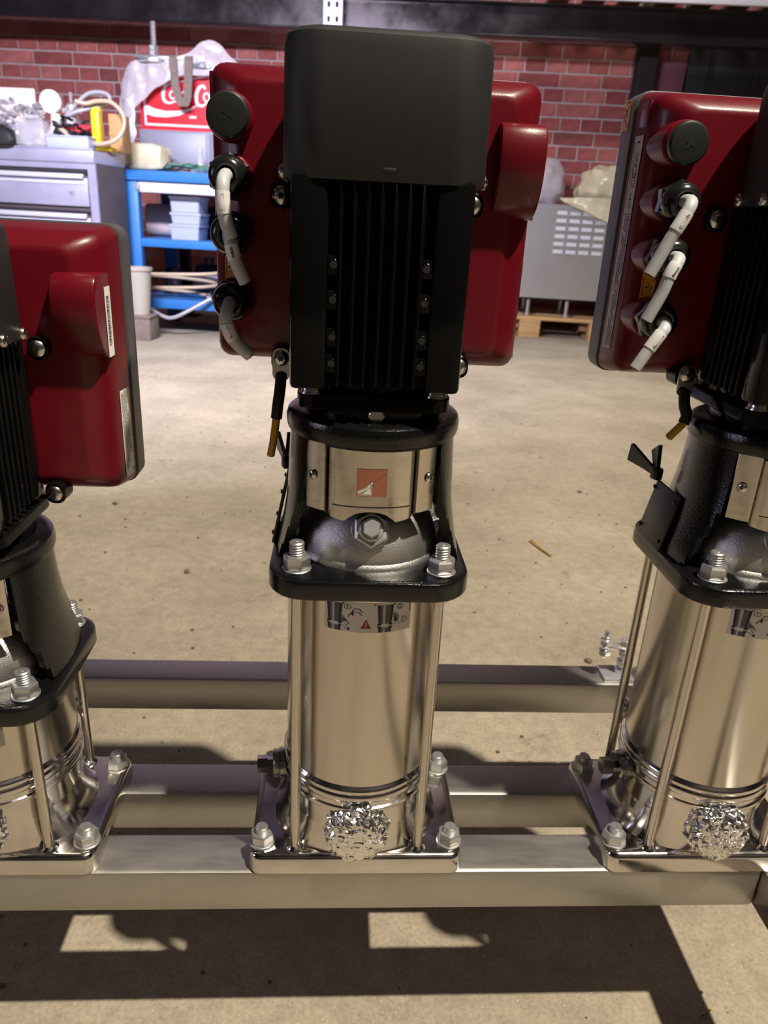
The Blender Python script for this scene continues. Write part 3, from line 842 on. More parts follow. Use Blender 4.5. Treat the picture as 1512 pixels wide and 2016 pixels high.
        for i in range(len(mb.f)-2): mb.mi[i] = 1 if (i+3) % nring < 6 else 0
        q = Vector(e[-1]); dd = (q-Vector(e[-2])).normalized(); mb.m(2).cyl(q, q+dd*.0008, .0022, None, 10)
        link('earth_wire', mb.mesh('earth_wire', [M['green'], M['yellowwire'], M['copper']]), E_)
    return T

make_pump('middle', 'tall middle pump of the three, black motor before a red box')
make_pump('left', 'short pump at the left edge, red box lower, white barcode label showing')
make_pump('right', 'tall pump at the right edge, grey lid and orange warning labels showing on its box')

# crumpled foil over the front ports
def foil(name, X, seed, label):
    rnd = random.Random(seed); from mathutils import noise
    mb = MB(); n = 110; rings = []
    prof = [(.0005, -.0325), (.006, -.0332), (.012, -.0330), (.0175, -.0322), (.0215, -.0300), (.0242, -.0262), (.0252, -.0210), (.0250, -.0150), (.0248, -.0095), (.0262, -.0035), (.0290, .0005), (.0325, .0020)]
    full = []
    for (r0, y0), (r1, y1) in zip(prof, prof[1:]):
        for k in range(4): full.append((r0+(r1-r0)*k/4, y0+(y1-y0)*k/4))
    full.append(prof[-1])
    for k, (r, y) in enumerate(full):
        ring = []; t = k/(len(full)-1)
        for i in range(n):
            a = 2*math.pi*i/n; up = max(0, math.sin(a))
            p = Vector((r*math.cos(a), y, r*math.sin(a)))
            o1 = Vector((seed*7.1, seed, 0))
            c1 = noise.cell_vector(p*150+o1)-Vector((.5, .5, .5)); c2 = noise.cell_vector(p*330+o1)-Vector((.5, .5, .5))
            rough_ = (.45 if k < 16 else 1.0)*(1+.9*up*min(1, t*1.6))
            p = p+(c1*.0026+c2*.0016+noise.noise_vector(p*210+o1)*.0022)*rough_
            if t > .45:                    # gathered edge stands up and flares out over the flange
                q = (t-.45)/.55
                p += Vector((.004*math.cos(a)*q, .004*q, (.011*up+.003*noise.noise(Vector((math.cos(a)*3, math.sin(a)*3, seed))))*q))
            ring.append(p)
        rings.append([p*1.10 for p in ring])
    mb.loft(rings, True, False)
    o = link(name, mb.mesh(name, M['foil'], 0), None, (X, PY-.0490, TOP+.0520))
    return tag(o, label, 'foil', 'foil caps on the pump ports')
foil('foil_cap', PX['middle']-.001, 3, 'crumpled silver foil cap over the front port of the middle pump')
foil('foil_cap', PX['left'], 5, 'crumpled silver foil cap at the left picture edge, on the short pump')
foil('foil_cap', PX['right']-.002, 8, 'crumpled silver foil cap on the port of the right pump')

# ------------------------------------------------------------------ frame of square tube
F = thing('pump_stand', 'stainless square tube frame with three long rails under the pumps', 'stand', (0, 0, 0))
def rail(x0, x1, y0, y1):
    return lambda mb: mb.box(x0, x1, y0, y1, TOP-.049, TOP, .0035)
YB, YC, TT = .1023, .3108, .0479
for y in (0.0, YB, YC): part('rail', None, rail(-1.25, .4045, y, y+TT), M['tube'], F)
M['tube_side'] = mat('satin_steel_tube_side', (.52, .49, .46), .40, 1, var=.14, vscale=30, rvar=.08, bump=.03, bscale=220, stretch=(1, .25, 1))
part('side_rail', None, lambda mb: mb.box(.4047, .4537, -1.05, YC+TT, TOP-.049, TOP, .0035), M['tube_side'], F)
part('side_rail', None, lambda mb: mb.box(-1.30, -1.251, -1.05, YC+TT, TOP-.049, TOP, .0035), M['tube_side'], F)
part('rail', None, rail(-1.25, .4045, -1.05, -1.05+TT), M['tube'], F)
for x, y in ((.4292, YC+.024), (.4292, -1.02), (-1.2755, YC+.024), (-1.2755, -1.02)):
    ft = part('foot', 'foot', lambda mb: (mb.turn((0, 0, 0), (0, 0, .018), [(0, .028), (.3, .028), (.8, .016), (1, .012)], 28), mb.cyl((0, 0, .015), (0, 0, TOP-.047), .008, None, 14),
              mb.turn((0, 0, TOP-.064), (0, 0, TOP-.049), [(0, .014), (1, .014)], 6)), M['zinc'], F, (x, y, 0))

# bolts left standing on the rear rail by the right pump
st = thing('clamp_bolts', 'bright clamp bolts standing on the rear rail behind the right pump', 'bolts', (.372, YC+.024, TOP))
part('bracket', None, lambda mb: mb.box(-.022, .020, -.018, .018, 0, .005, .001), M['chrome'], st)
part('bar', None, lambda mb: mb.box(-.028, .012, -.004, .004, .044, .050, .001), M['chrome'], st)
for x, z0, z1 in ((.006, 0, .060), (-.022, .030, .072)):
    part('threaded_rod', None, lambda mb: mb.turn((x, 0, z0), (x, 0, z1), [(i/16, .0048 if i % 2 else .0040) for i in range(17)], 12), M['chrome'], st)
for x, z in ((.006, .005), (.006, .018), (.006, .034), (.006, .050), (-.022, .034), (-.022, .050)):
    part('nut', 'smallnut', f_hexnut(.0088, .0075), M['chrome'], st, (x, 0, z))

# ------------------------------------------------------------------ background things (local axes follow the brick wall)
def bgthing(name, label, cat, X, Y, Z=0.0, extra=0.0, group=None): 
    t = thing(name, label, cat, BG(X, Y, Z), -TH+extra, group); t.scale = (SB, SB, SB); return t
def bgsolo(name, label, cat, fn, m_, X, Y, Z=0.0, extra=0.0, group=None, ang=32):
    o = part(name, None, fn, m_, None, BG(X, Y, Z), (0, 0, -TH+extra), ang); o.scale = (SB, SB, SB); return tag(o, label, cat, group)

# rack over the back wall: beam, upright, deck
rk = bgthing('rack_beam', 'long dark steel I-beam along the top of the picture', 'beam', 0, 5.2, 1.91)
part('web', None, lambda mb: mb.box(-4.5, 4, .055, .067, .012, .188), M['beam'], rk)
part('flange', None, lambda mb: mb.box(-4.5, 4, 0, .12, 0, .012, .002), M['beam'], rk)
part('flange', None, lambda mb: mb.box(-4.5, 4, 0, .12, .188, .20, .002), M['beam'], rk)
def f_upright(mb):
    x0, x1 = -.062, .062
    mb.box(x0, x0+.026, 0, .004, 0, 2.68); mb.box(x1-.026, x1, 0, .004, 0, 2.68); mb.box(x0+.044, x1-.044, 0, .004, 0, 2.68)
    for xa, xb in ((x0+.026, x0+.044), (x1-.044, x1-.026)):
        z = 0.0
        while z < 2.66: mb.box(xa, xb, 0, .004, z, z+.050); z += .082
    mb.box(x0, x0+.004, .004, .06, 0, 2.68); mb.box(x1-.004, x1, .004, .06, 0, 2.68)
bgsolo('rack_upright', 'white slotted steel upright rising behind the middle pump', 'upright', f_upright, M['slotted'], -.765, 5.12, 0)
dk = bgthing('rack_deck', 'wood slatted deck with a pale steel edge, upper right corner', 'shelf', .62, 5.10, 2.111)
part('edge_strip', None, lambda mb: (mb.box(0, 3.2, 0, .03, .001, .045, .004), mb.box(0, 3.2, 0, .05, .045, .05)), M['slotted'], dk)
for i in range(14): part('slat', 'deckslat', lambda mb: mb.box(-.07, .07, .032, .60, .052, .078, .003), M['deckwood'], dk, (.10+.235*i, 0, 0))
part('bearer', None, lambda mb: mb.box(0, 3.2, .45, .55, .001, .051, .002), M['beam'], dk)
bgsolo('steel_column', 'dark upright steel column before the brick wall, right', 'column', lambda mb: (mb.box(-.065, .065, 0, .012, 0, 4.7), mb.box(-.006, .006, .012, .118, 0, 4.7), mb.box(-.065, .065, .118, .13, 0, 4.7)), M['column'], 1.40, 5.50)
pn = bgthing('shade_panel', 'dark panel put in for the shaded wall right of the column', 'door', 1.72, 5.66, 0)  # dark sheet added where the wall lies in darkness
part('panel_sheet', None, lambda mb: mb.box(0, 1.6, 0, .04, .02, 2.05, .004), M['column'], pn)
for k in range(5): part('rib', 'panelrib', lambda mb: mb.box(-.02, .02, -.012, 0, .06, 2.0), M['column'], pn, (.16+.32*k, 0, 0))
bgsolo('wall_box', 'dull purple box fixed high on the wall beside the column', 'box', lambda mb: (mb.box(-.10, .10, 0, .10, 0, .27, .006), mb.box(-.085, .085, -.006, 0, .02, .25, .003), mb.cyl((0, .05, .27), (0, .05, .60), .016)), M['pillar'], 1.60, 5.63, 1.62)

# tool cabinet at the left
tc = bgthing('tool_cabinet', 'lavender grey drawer cabinet, tools heaped on top', 'cabinet', -1.83, 3.70, 0, D2R(-5))
part('body', None, lambda mb: (mb.box(-.80, 0, .012, .33, .05, .945, .004)), M['cabdark'], tc)
part('front_frame', None, lambda mb: (mb.box(-.80, -.74, 0, .012, .05, .945), mb.box(-.045, 0, 0, .012, .05, .945), mb.box(-.74, -.045, 0, .012, .05, .075), mb.box(-.74, -.045, 0, .012, .915, .945)), M['cabinet'], tc)
part('top_tray', None, lambda mb: (mb.box(-.81, .0, -.010, .34, .945, 1.008, .005), mb.box(-.81, .0, -.012, .0, 1.008, 1.016, .002)), M['cabinet'], tc)
for i, (z0, z1) in enumerate(((.728, .900), (.500, .700), (.290, .480), (.090, .270))):
    dr = part('drawer', None, lambda mb: mb.box(-.735, -.050, -.008, .010, z0, z1-.030, .003), M['cabinet'], tc)
    part('drawer_handle', None, lambda mb: (mb.box(-.735, -.065, -.022, -.004, z1-.026, z1-.010, .004), mb.box(-.735, -.065, -.028, -.018, z1-.034, z1-.012, .003)), M['handle'], dr)
    part('slot', None, lambda mb: mb.box(-.735, -.050, .001, .008, z1-.010, z1+.006), M['slot'], dr)
    part('lip', None, lambda mb: mb.box(-.735, -.055, -.014, -.006, z1-.062, z1-.048, .003), M['handle'], dr)
    if i == 0:
        d = Decal(lambda u, v: Vector((-.145+u, -.0090, .790+v))); d.text('95', 0, 0, .032, 0); d.build('pencil_mark', [M['inkgrey']], dr)
for x in (-.74, -.06):
    for y in (.06, .28): part('castor', 'castor', lambda mb: (mb.cyl((-.012, 0, .025), (.012, 0, .025), .025, None, 18), mb.box(-.016, .016, -.012, .012, .03, .052)), M['gasket'], tc, (x, y, 0))

# things heaped on the cabinet (z of its top is 1.016)
Z1 = 1.017
bgsolo('storage_box', 'small lavender box on the right front of the tool cabinet', 'box', lambda mb: (mb.box(-.115, .115, 0, .10, 0, .052, .004), mb.box(-.118, .118, -.003, .103, .052, .060, .003)), M['boxgrey'], -1.985, 3.73, Z1)
bgsolo('board', 'pale board standing at the left picture edge on the cabinet', 'board', lambda mb: mb.box(-.26, .09, 0, .012, 0, .255, .003), M['card'], -2.375, 4.02, Z1+.055)
bgsolo('board', 'second pale board lying below the standing board', 'board', lambda mb: mb.box(-.25, .07, -.16, 0, 0, .054, .003), M['card'], -2.40, 4.10, Z1)
bgsolo('wooden_handle', 'dark wooden handle leaning across the heap, far left', 'handle', lambda mb: mb.tube([(0, 0, 0), (.08, .03, .11), (.16, .06, .215), (.20, .07, .27)], [.016, .018, .016, .014], 10, smooth=4), M['darkwood'], -2.365, 3.90, Z1+.03)
bgsolo('plastic_ring', 'cream plastic lid standing on edge in the heap', 'lid', lambda mb: mb.turn((0, 0, .062), (0, .022, .062), [(0, .050), (.2, .058), (.7, .060), (1, .060)], 32), M['cream'], -2.160, 3.93, Z1+.178)
bgsolo('plastic_ring', 'cream pipe elbow lying under the standing lid', 'pipe', lambda mb: mb.tube([(0, 0, .035), (.07, .01, .045), (.12, .02, .10), (.13, .03, .178)], .034, 18, smooth=5), M['cream'], -2.27, 3.94, Z1)
bgsolo('bottle', 'small white bottle upright behind the hose loops', 'bottle', lambda mb: mb.lathe([(.022, 0), (.026, .01), (.026, .17), (.012, .20), (.012, .215), (.015, .216), (.015, .235), (.01, .24)], 20), M['white'], -2.075, 4.00, Z1)
def hose(pts, r): return lambda mb: mb.tube(pts, r, 12, smooth=8)
bgsolo('hose', 'clear grey hose looped over the heap on the cabinet', 'hose', hose([(0, 0, .012), (.05, -.04, .10), (.13, -.03, .17), (.24, 0, .21), (.33, .02, .245), (.31, .03, .285), (.22, .02, .28), (.14, 0, .21), (.07, -.02, .12), (.04, -.05, .012)], .011), M['hose'], -2.13, 3.86, Z1)
bgsolo('hose', 'tan hose ring hanging over the cabinet\'s right end', 'hose', hose([(0, .03, .04), (.07, -.02, .028), (.16, -.02, .05), (.205, 0, .11), (.20, .02, .18), (.14, .03, .235), (.06, .03, .24), (.0, .02, .225), (-.05, .0, .232)], .011), M['tanhose'], -1.905, 3.80, Z1)
bgsolo('pipe', 'straight pale tube lying aslant in the heap', 'pipe', lambda mb: mb.tube([(0, 0, .115), (.14, -.02, .020)], .013, 14), M['tanhose'], -2.075, 3.80, Z1)
bgsolo('yellow_bracket', 'bright yellow plastic holder standing beside the tan ring', 'holder', lambda mb: (mb.box(-.055, -.012, -.03, .03, 0, .195, .006), mb.box(-.055, -.012, -.01, .045, .19, .215, .006), mb.box(-.075, .05, -.04, .04, 0, .022, .005)), M['yellow'], -1.835, 3.86, Z1)
bgsolo('card_box', 'tan carton standing right of the yellow holder', 'carton', lambda mb: (mb.box(-.036, .036, 0, .12, 0, .19, .003), mb.box(-.036, .036, -.004, 0, .085, .10)), M['tan'], -1.785, 3.90, Z1)
bgsolo('red_wrapper', 'red plastic cover amid the heap under the hose loops', 'cover', lambda mb: mb.loft([[(x, y, z) for x, y, z in ((-.10, -.03, .09), (.10, -.03, .075), (.11, .05, .07), (-.09, .05, .09))], [(x, y, z) for x, y, z in ((-.08, -.02, .13), (.09, -.02, .125), (.09, .04, .12), (-.07, .04, .135))]]), M['redplastic'], -2.005, 3.93, Z1)
bgsolo('power_tool', 'black power tool lying in the middle of the heap', 'tool', lambda mb: (mb.turn((-.09, 0, .045), (.10, .01, .050), [(0, .02), (.15, .036), (.7, .040), (.85, .025), (1, .02)], 18), mb.obox((.04, -.01, .03), (.035, .03, .09), (0, .5, 0), .006)), M['blackplastic'], -1.975, 3.90, Z1+.01)
bgsolo('sink_strainer', 'glossy steel ball valve under the upper hose loop', 'valve', lambda mb: (mb.turn((0, 0, 0), (0, 0, .07), [(0, .018), (.2, .030), (.5, .034), (.8, .028), (1, .012)], 18), mb.cyl((-.05, 0, .03), (.05, 0, .03), .016, None, 14), mb.box(-.006, .006, -.004, .004, .065, .12)), M['chrome'], -2.06, 3.98, Z1+.175)
def f_jug(mb):
    mb.loft([rrect(0, 0, z, .085-i, .055-i, .02, 4) for z, i in ((0, .006), (.008, 0), (.095, 0), (.125, .015), (.14, .045), (.152, .048))])
bgsolo('plastic_jug', 'clear plastic jug in front of the heap', 'jug', f_jug, M['glass'], -2.185, 3.77, Z1)
rs = random.Random(3)
def f_scrap(mb, n, sx, sy, sz, r):
    for k in range(n):
        a = rs.uniform(0, 3.14); p = Vector((rs.uniform(-sx, sx), rs.uniform(-sy, sy), .006+rs.random()**1.5*sz)); l = rs.uniform(.02, .05)
        q = p+Vector((math.cos(a)*l, math.sin(a)*l, rs.uniform(-.01, .02)))
        if k % 3: mb.turn(p, q, [(0, r), (.3, r*1.5), (.5, r), (1, r)], 8)
        else: mb.turn(p, p+Vector((0, .3*r, r*.9)), [(0, r*2.2), (1, r*2.2)], 6)
for (X, Y, n, w_, hgt, r, lab) in ((-2.30, 3.85, 90, .13, .22, .011, 'heap of bright steel fittings at the left picture edge'),
                                   (-1.99, 3.79, 26, .085, .085, .007, 'heap of small fittings just above the lavender box')):
    o = bgsolo('metal_fittings', lab, 'fittings', lambda mb: f_scrap(mb, n, w_, .04, hgt, r), M['chrome'] if X < -2.2 else M['darkscrap'], X, Y, Z1 if X < -2.2 else Z1+.06)
    o['kind'] = 'stuff'
bgsolo('black_bag', 'black bag slumped at the cabinet\'s left front', 'bag', lambda mb: mb.loft([rrect(.015*math.sin(k), 0, z, .10-i, .055-i*.5, .03, 5) for k, (z, i) in enumerate(((0, .005), (.02, 0), (.05, .008), (.08, .03), (.10, .06)))]), M['gasket'], -2.37, 3.74, Z1)

# blue workbench
wb = bgthing('workbench', 'blue steel workbench with two shelves behind the pumps', 'workbench', -1.845, 4.10, 0)
WL = 1.85
for x in (0, WL-.085):
    for y in (0, .62): part('leg', 'bleg', lambda mb: mb.box(0, .082, 0, .06, 0, .885, .003), M['blue'], wb, (x, y, 0))
part('worktop', None, lambda mb: mb.box(-.02, WL+.02, -.02, .70, .886, .942, .004), M['blue'], wb)
dr = part('drawer', None, lambda mb: mb.box(.086, WL-.09, .004, .30, .825, .882, .003), M['white'], wb)
part('drawer_catch', None, lambda mb: mb.box(.070, .10, -.008, .004, .832, .872, .003), M['greymetal'], dr)
part('shelf', None, lambda mb: mb.box(.0, WL, .01, .66, .520, .566, .003), M['blue'], wb)
part('shelf', None, lambda mb: mb.box(.0, WL, .01, .66, .160, .215, .003), M['blue'], wb)
Z2 = .567
for k, (dx, z, lab) in enumerate(((-.004, 0, 'pale blue-grey bin at the bottom of the stack on the bench shelf'), (.006, .090, 'pale blue-grey bin in the middle of the stack on the bench shelf'), (.004, .157, 'pale blue-grey bin on top of the bench shelf stack'))):
    hh = (.088, .065, .090)[k]
    bgsolo('storage_bin', lab, 'bin', lambda mb: (mb.loft([rrect(0, .10, zz, .085+i, .095+i, .01, 3) for zz, i in ((0, 0), (hh-.016, .006), (hh-.014, .012), (hh, .012))])), M['boxgrey'], -1.52+dx, 4.20, Z2+z, 0, 'bins on the bench shelf')
bgsolo('rolled_mat', 'pale rolled mat lying on the bench shelf', 'roll', lambda mb: mb.turn((-.16, 0, .10), (.10, .05, .10), [(0, .09), (.02, .10), (.98, .10), (1, .09)], 24), M['card'], -1.735, 4.58, Z2)
bgsolo('dark_case', 'dark case on the bench shelf behind the bins', 'case', lambda mb: (mb.box(-.28, .28, 0, .20, 0, .20, .01), mb.box(-.05, .05, -.02, 0, .14, .16, .004)), M['column'], -1.30, 4.52, Z2)
bgsolo('steel_post', 'dark post behind the bench', 'post', lambda mb: (mb.box(-.035, .035, 0, .07, 0, .92, .004), mb.box(-.08, .08, -.03, .10, 0, .015, .003)), M['column'], -1.80, 5.00, 0)
bgsolo('pump_casting', 'dull round casting on the bench\'s lower shelf', 'casting', lambda mb: (mb.turn((-.10, 0, .10), (.10, 0, .10), [(0, .05), (.1, .09), (.5, .10), (.9, .09), (1, .05)], 24), mb.cyl((.0, 0, 0), (0, 0, .05), .07, .05), mb.cyl((0, 0, .18), (0, 0, .24), .03)), M['darkscrap'], -1.47, 4.52, .216)
bgsolo('pump_casting', 'grey flanged casting left on the bench\'s lower shelf', 'casting', lambda mb: (mb.cyl((0, 0, 0), (0, 0, .02), .08, None, 24), mb.cyl((0, 0, .02), (0, 0, .14), .045, None, 24), mb.cyl((0, 0, .14), (0, 0, .16), .075, None, 24)), M['darkscrap'], -1.70, 4.50, .216)
bgsolo('hose', 'clear hose coil on the bench\'s lower shelf', 'hose', hose([(.19*math.cos(a)*(1+.04*k), .10*math.sin(a)*(1+.03*k)+.0, .014+.010*k) for k, a in enumerate([i*math.pi/4 for i in range(17)])], .010), M['tanhose'], -1.58, 4.20, .216)
bgsolo('hose', 'bright clear hose drooping in front of the lower shelf', 'hose', hose([(-.22, .06, .235), (-.12, .0, .175), (.0, -.05, .125), (.07, -.06, .122), (.15, -.04, .16), (.30, .02, .245), (.36, .08, .255)], .011), M['hose'], -1.62, 4.06, 0)
def f_bucket(mb): mb.lathe([(.055, 0), (.075, .25), (.084, .252), (.084, .268), (.073, .268), (.054, .012)], 28)
bgsolo('bucket', 'dull pale bucket beside the bench leg, half hidden', 'bucket', f_bucket, M['bucket'], -1.715, 3.90, .145)
bgsolo('crate', 'low brown-grey crate under the pale bucket', 'crate', lambda mb: (mb.box(-.08, .08, -.08, .08, 0, .13, .006), mb.box(-.085, .085, -.085, .085, .13, .144, .003)), M['strap'], -1.715, 3.90, 0)

# on the worktop (z .943)
Z3 = .943
gc = bgthing('grey_cabinet', 'grey steel box on the workbench carrying the red sign', 'cabinet', -1.865, 4.46, Z3)
part('body', None, lambda mb: mb.box(0, .86, 0, .22, 0, .248, .004), M['greymetal'], gc)
part('panel', None, lambda mb: mb.box(.012, .42, -.006, 0, .012, .236, .003), M['greymetal'], gc)
part('panel', None, lambda mb: mb.box(.44, .848, -.006, 0, .012, .236, .003), M['greymetal'], gc)
sg = bgthing('drink_sign', 'red soft drink sign with white script on the workbench', 'sign', -1.865, 4.50, Z3+.249)
SO = [(0, 0), (.86, 0), (.86, .235), (.43, .325), (0, .235)]
part('board', None, lambda mb: mb.prism(SO, 0, .05), M['cokered'], sg)
d = Decal(lambda u, v: Vector((u, -.0012, v)))
d.stroke([(.032, .030), (.832, .030)], .012); d.stroke([(.032, .024), (.030, .222)], .012); d.stroke([(.830, .024), (.830, .222)], .012)
d.stroke([(.024, .222), (.43, .307), (.836, .222)], .010)
# white wave under the lettering
d.stroke([(.036, .112), (.09, .096), (.16, .090), (.24, .098), (.31, .120), (.37, .150)], [.050, .044, .034, .026, .014, .003])
def Lt(pts, w, k=5):
    P = spline([Vector((x, y, 0)) for x, y in pts], k); n = len(P)
    W = [w[min(len(w)-1, int(i*len(w)/n))] for i in range(n)] if isinstance(w, (list, tuple)) else w
    d.stroke([(p.x, p.y) for p in P], W)
ox, oy = .150, .150
Lt([(ox+.062, oy+.085), (ox+.052, oy+.105), (ox+.024, oy+.098), (ox+.002, oy+.060), (ox+.004, oy+.018), (ox+.034, oy+.002), (ox+.075, oy+.012), (ox+.12, oy+.004)], [.010, .013, .017, .021, .019, .013, .010, .006])
def small_o(x, y, r=.016): Lt([(x+r*math.cos(a), y+r*1.25*math.sin(a)) for a in [i*math.pi/4+1 for i in range(9)]], .010, 3)
small_o(ox+.058, oy+.046)
Lt([(ox+.106, oy+.062), (ox+.092, oy+.066), (ox+.082, oy+.046), (ox+.092, oy+.028), (ox+.108, oy+.034)], .010)
small_o(ox+.128, oy+.046); Lt([(ox+.145, oy+.066), (ox+.143, oy+.040), (ox+.154, oy+.028)], .010)
Lt([(ox+.158, oy+.042), (ox+.182, oy+.046)], .010)
ox2 = ox+.205; oy2 = oy-.008
Lt([(ox2+.058, oy2+.092), (ox2+.050, oy2+.110), (ox2+.022, oy2+.100), (ox2+.002, oy2+.060), (ox2+.006, oy2+.014), (ox2+.036, oy2+.002), (ox2+.066, oy2+.020)], [.012, .015, .019, .023, .020, .014, .010])
small_o(ox2+.066, oy2+.050, .018)
Lt([(ox2+.098, oy2+.024), (ox2+.092, oy2+.060), (ox2+.112, oy2+.125), (ox2+.122, oy2+.110), (ox2+.100, oy2+.050), (ox2+.106, oy2+.022), (ox2+.120, oy2+.028)], .011)
small_o(ox2+.142, oy2+.046, .017); Lt([(ox2+.162, oy2+.068), (ox2+.160, oy2+.038), (ox2+.174, oy2+.024)], .010)
d.rect(.308, .352, .074, .086)
d.build('lettering', [M['cokewhite']], sg)
# milky film thrown over the sign
def sheet(top, bottom, rows, seed, amp, thick=.0025):
    from mathutils import noise
    def f(mb):
        A = spline([Vector(p) for p in top], 8); B = spline([Vector(p) for p in bottom], 8); n = len(A); rings = []
        for k in range(rows+1):
            t = k/rows; r = []
            for i in range(n):
                p = A[i].lerp(B[i], t)
                e = noise.noise_vector(p*16+Vector((seed, 0, 0)))*amp+noise.noise_vector(p*45+Vector((seed, 3, 0)))*amp*.35
                r.append(p+e*(.4+.6*math.sin(math.pi*min(1, t*1.1))))
            rings.append(r)
        back = [[p+Vector((0, thick, 0)) for p in r] for r in rings]
        mb.loft(rings, False, False, False); mb.loft(back[::-1], False, False, False)
    return f
bgsolo('plastic_film', 'milky plastic film draped over the top left of the red sign', 'film',
       sheet([(-.10, -.02, .50), (-.02, -.06, .60), (.08, -.07, .62), (.20, -.08, .63), (.33, -.06, .66), (.43, -.02, .74), (.50, -.01, .73), (.62, 0, .63), (.76, .02, .57)],
             [(-.13, -.05, .24), (-.10, -.07, .23), (.00, -.075, .36), (.14, -.08, .47), (.27, -.085, .53), (.40, -.07, .545), (.5, -.06, .56), (.62, -.05, .55), (.76, -.04, .53)], 14, 2, .022),
       M['film'], -1.865, 4.50, Z3)
bgsolo('plastic_film', 'loose white rag of film hanging left of the red sign', 'film',
       sheet([(-.09, -.06, .36), (-.05, -.07, .38), (-.01, -.075, .40)], [(-.055, -.05, .15), (-.035, -.06, .16), (-.012, -.065, .20)], 10, 7, .02), M['white'], -1.865, 4.50, Z3)
# pipe clamp resting on the film
cl = bgthing('pipe_clamp', 'bright zinc clamp plates with threaded rod on the red sign', 'clamp', -1.865, 4.44, Z3+.575)
part('plate', None, lambda mb: (mb.box(-.01, .80, .0, .10, -.012, .006, .003)), M['chrome'], cl)
part('plate', None, lambda mb: (mb.turn((.115, .05, .028), (.115, .05, .046), [(0, .10), (.2, .108), (.8, .108), (1, .10)], 28)), M['chrome'], cl)
part('flange_plate', None, lambda mb: mb.box(-.005, .26, .0, .09, .052, .066, .003), M['chrome'], cl)
part('threaded_rod', None, lambda mb: mb.turn((.115, .03, -.05), (.120, .03, .245), [(i/30, .017 if i % 2 else .014) for i in range(31)], 14), M['chrome'], cl)
for z in (-.035, .070, .098): part('nut', 'clampnut', lambda mb: mb.turn((0, 0, 0), (0, 0, .024), [(0, .026), (.1, .029), (.9, .029), (1, .026)], 6), M['chrome'], cl, (.116, .03, z))
part('nut', 'clampnut2', lambda mb: (mb.turn((0, 0, 0), (0, 0, .030), [(0, .030), (.1, .036), (.9, .036), (1, .030)], 6), mb.turn((0, 0, -.035), (0, 0, 0), [(0, .065), (.6, .06), (1, .035)], 22), mb.cyl((0, 0, .03), (0, 0, .055), .014, None, 12)), M['chrome'], cl, (.415, .03, .045))
for x, s_ in ((.235, 0), (.315, 1)): pass
bgsolo('webbing_strap', 'brown-grey webbing loop hanging over the red sign', 'strap',
       lambda mb: mb.loft([[(p.x-.024*c_, p.y, p.z), (p.x+.024*c_, p.y, p.z), (p.x+.024*c_, p.y+.005, p.z), (p.x-.024*c_, p.y+.005, p.z)]
                           for p, c_ in [(q, 1.0) for q in spline([Vector(v) for v in ((-.045, .06, .03), (-.050, .0, .035), (-.046, -.012, -.05), (-.030, -.016, -.16), (.0, -.018, -.225), (.028, -.020, -.19), (.040, -.016, -.09), (.042, -.004, .03), (.042, .06, .05))], 6)]]),
       M['strap'], -1.565, 4.42, Z3+.600)
bgsolo('film_parcel', 'film wrapped parcel on the left end of the workbench', 'parcel',
       lambda mb: mb.loft([[Vector(p)+Vector((rs.uniform(-.008, .008), rs.uniform(-.006, .006), rs.uniform(-.006, .006))) for p in rrect(x, .11, .0, 0.001, .0, .0, 1)] if False else
                           [(x+rs.uniform(-.005, .005), .10+y*k_, .075+z*k_) for (z, y, _) in rrect(0, 0, 0, .072, .10, .02, 3)]
                           for x, k_ in ((-.20, .25), (-.165, .8), (-.13, .96), (-.03, 1), (.08, .98), (.125, .85), (.15, .3))]), M['filmyellow'], -1.755, 4.13, Z3)
bgsolo('green_cable', 'tangle of thin green cable on the workbench', 'cable', hose([(.13*math.sin(2.3*k)+.02*k-.06, .04*math.cos(3.1*k), .012+.035*abs(math.sin(1.7*k))) for k in range(16)], .006), M['greencable'], -1.50, 4.17, Z3)
bgsolo('spray_bottle', 'small clear bottle standing on the workbench before the grey box', 'bottle', lambda mb: mb.lathe([(.020, 0), (.024, .006), (.024, .085), (.012, .105), (.012, .112), (.017, .113), (.017, .140), (.014, .143)], 20), M['glass'], -1.425, 4.26, Z3)
bgsolo('ball_valve', 'small steel valve lying beside the clear bottle', 'valve', lambda mb: (mb.turn((-.035, 0, .02), (.035, 0, .02), [(0, .016), (.2, .016), (.25, .02), (.75, .02), (.8, .016), (1, .016)], 16), mb.box(-.004, .05, -.005, .005, .042, .048), mb.cyl((0, 0, .035), (0, 0, .05), .006)), M['chrome'], -1.345, 4.18, Z3)
bgsolo('brown_cloth', 'brown rag lying behind the parcel on the workbench', 'rag', sheet([(-.10, .06, .03), (-.03, .05, .075), (.05, .06, .05), (.12, .05, .02)], [(-.11, -.04, .006), (-.02, -.05, .02), (.06, -.05, .012), (.13, -.03, .006)], 8, 11, .018), M['strap'], -1.605, 4.25, Z3)

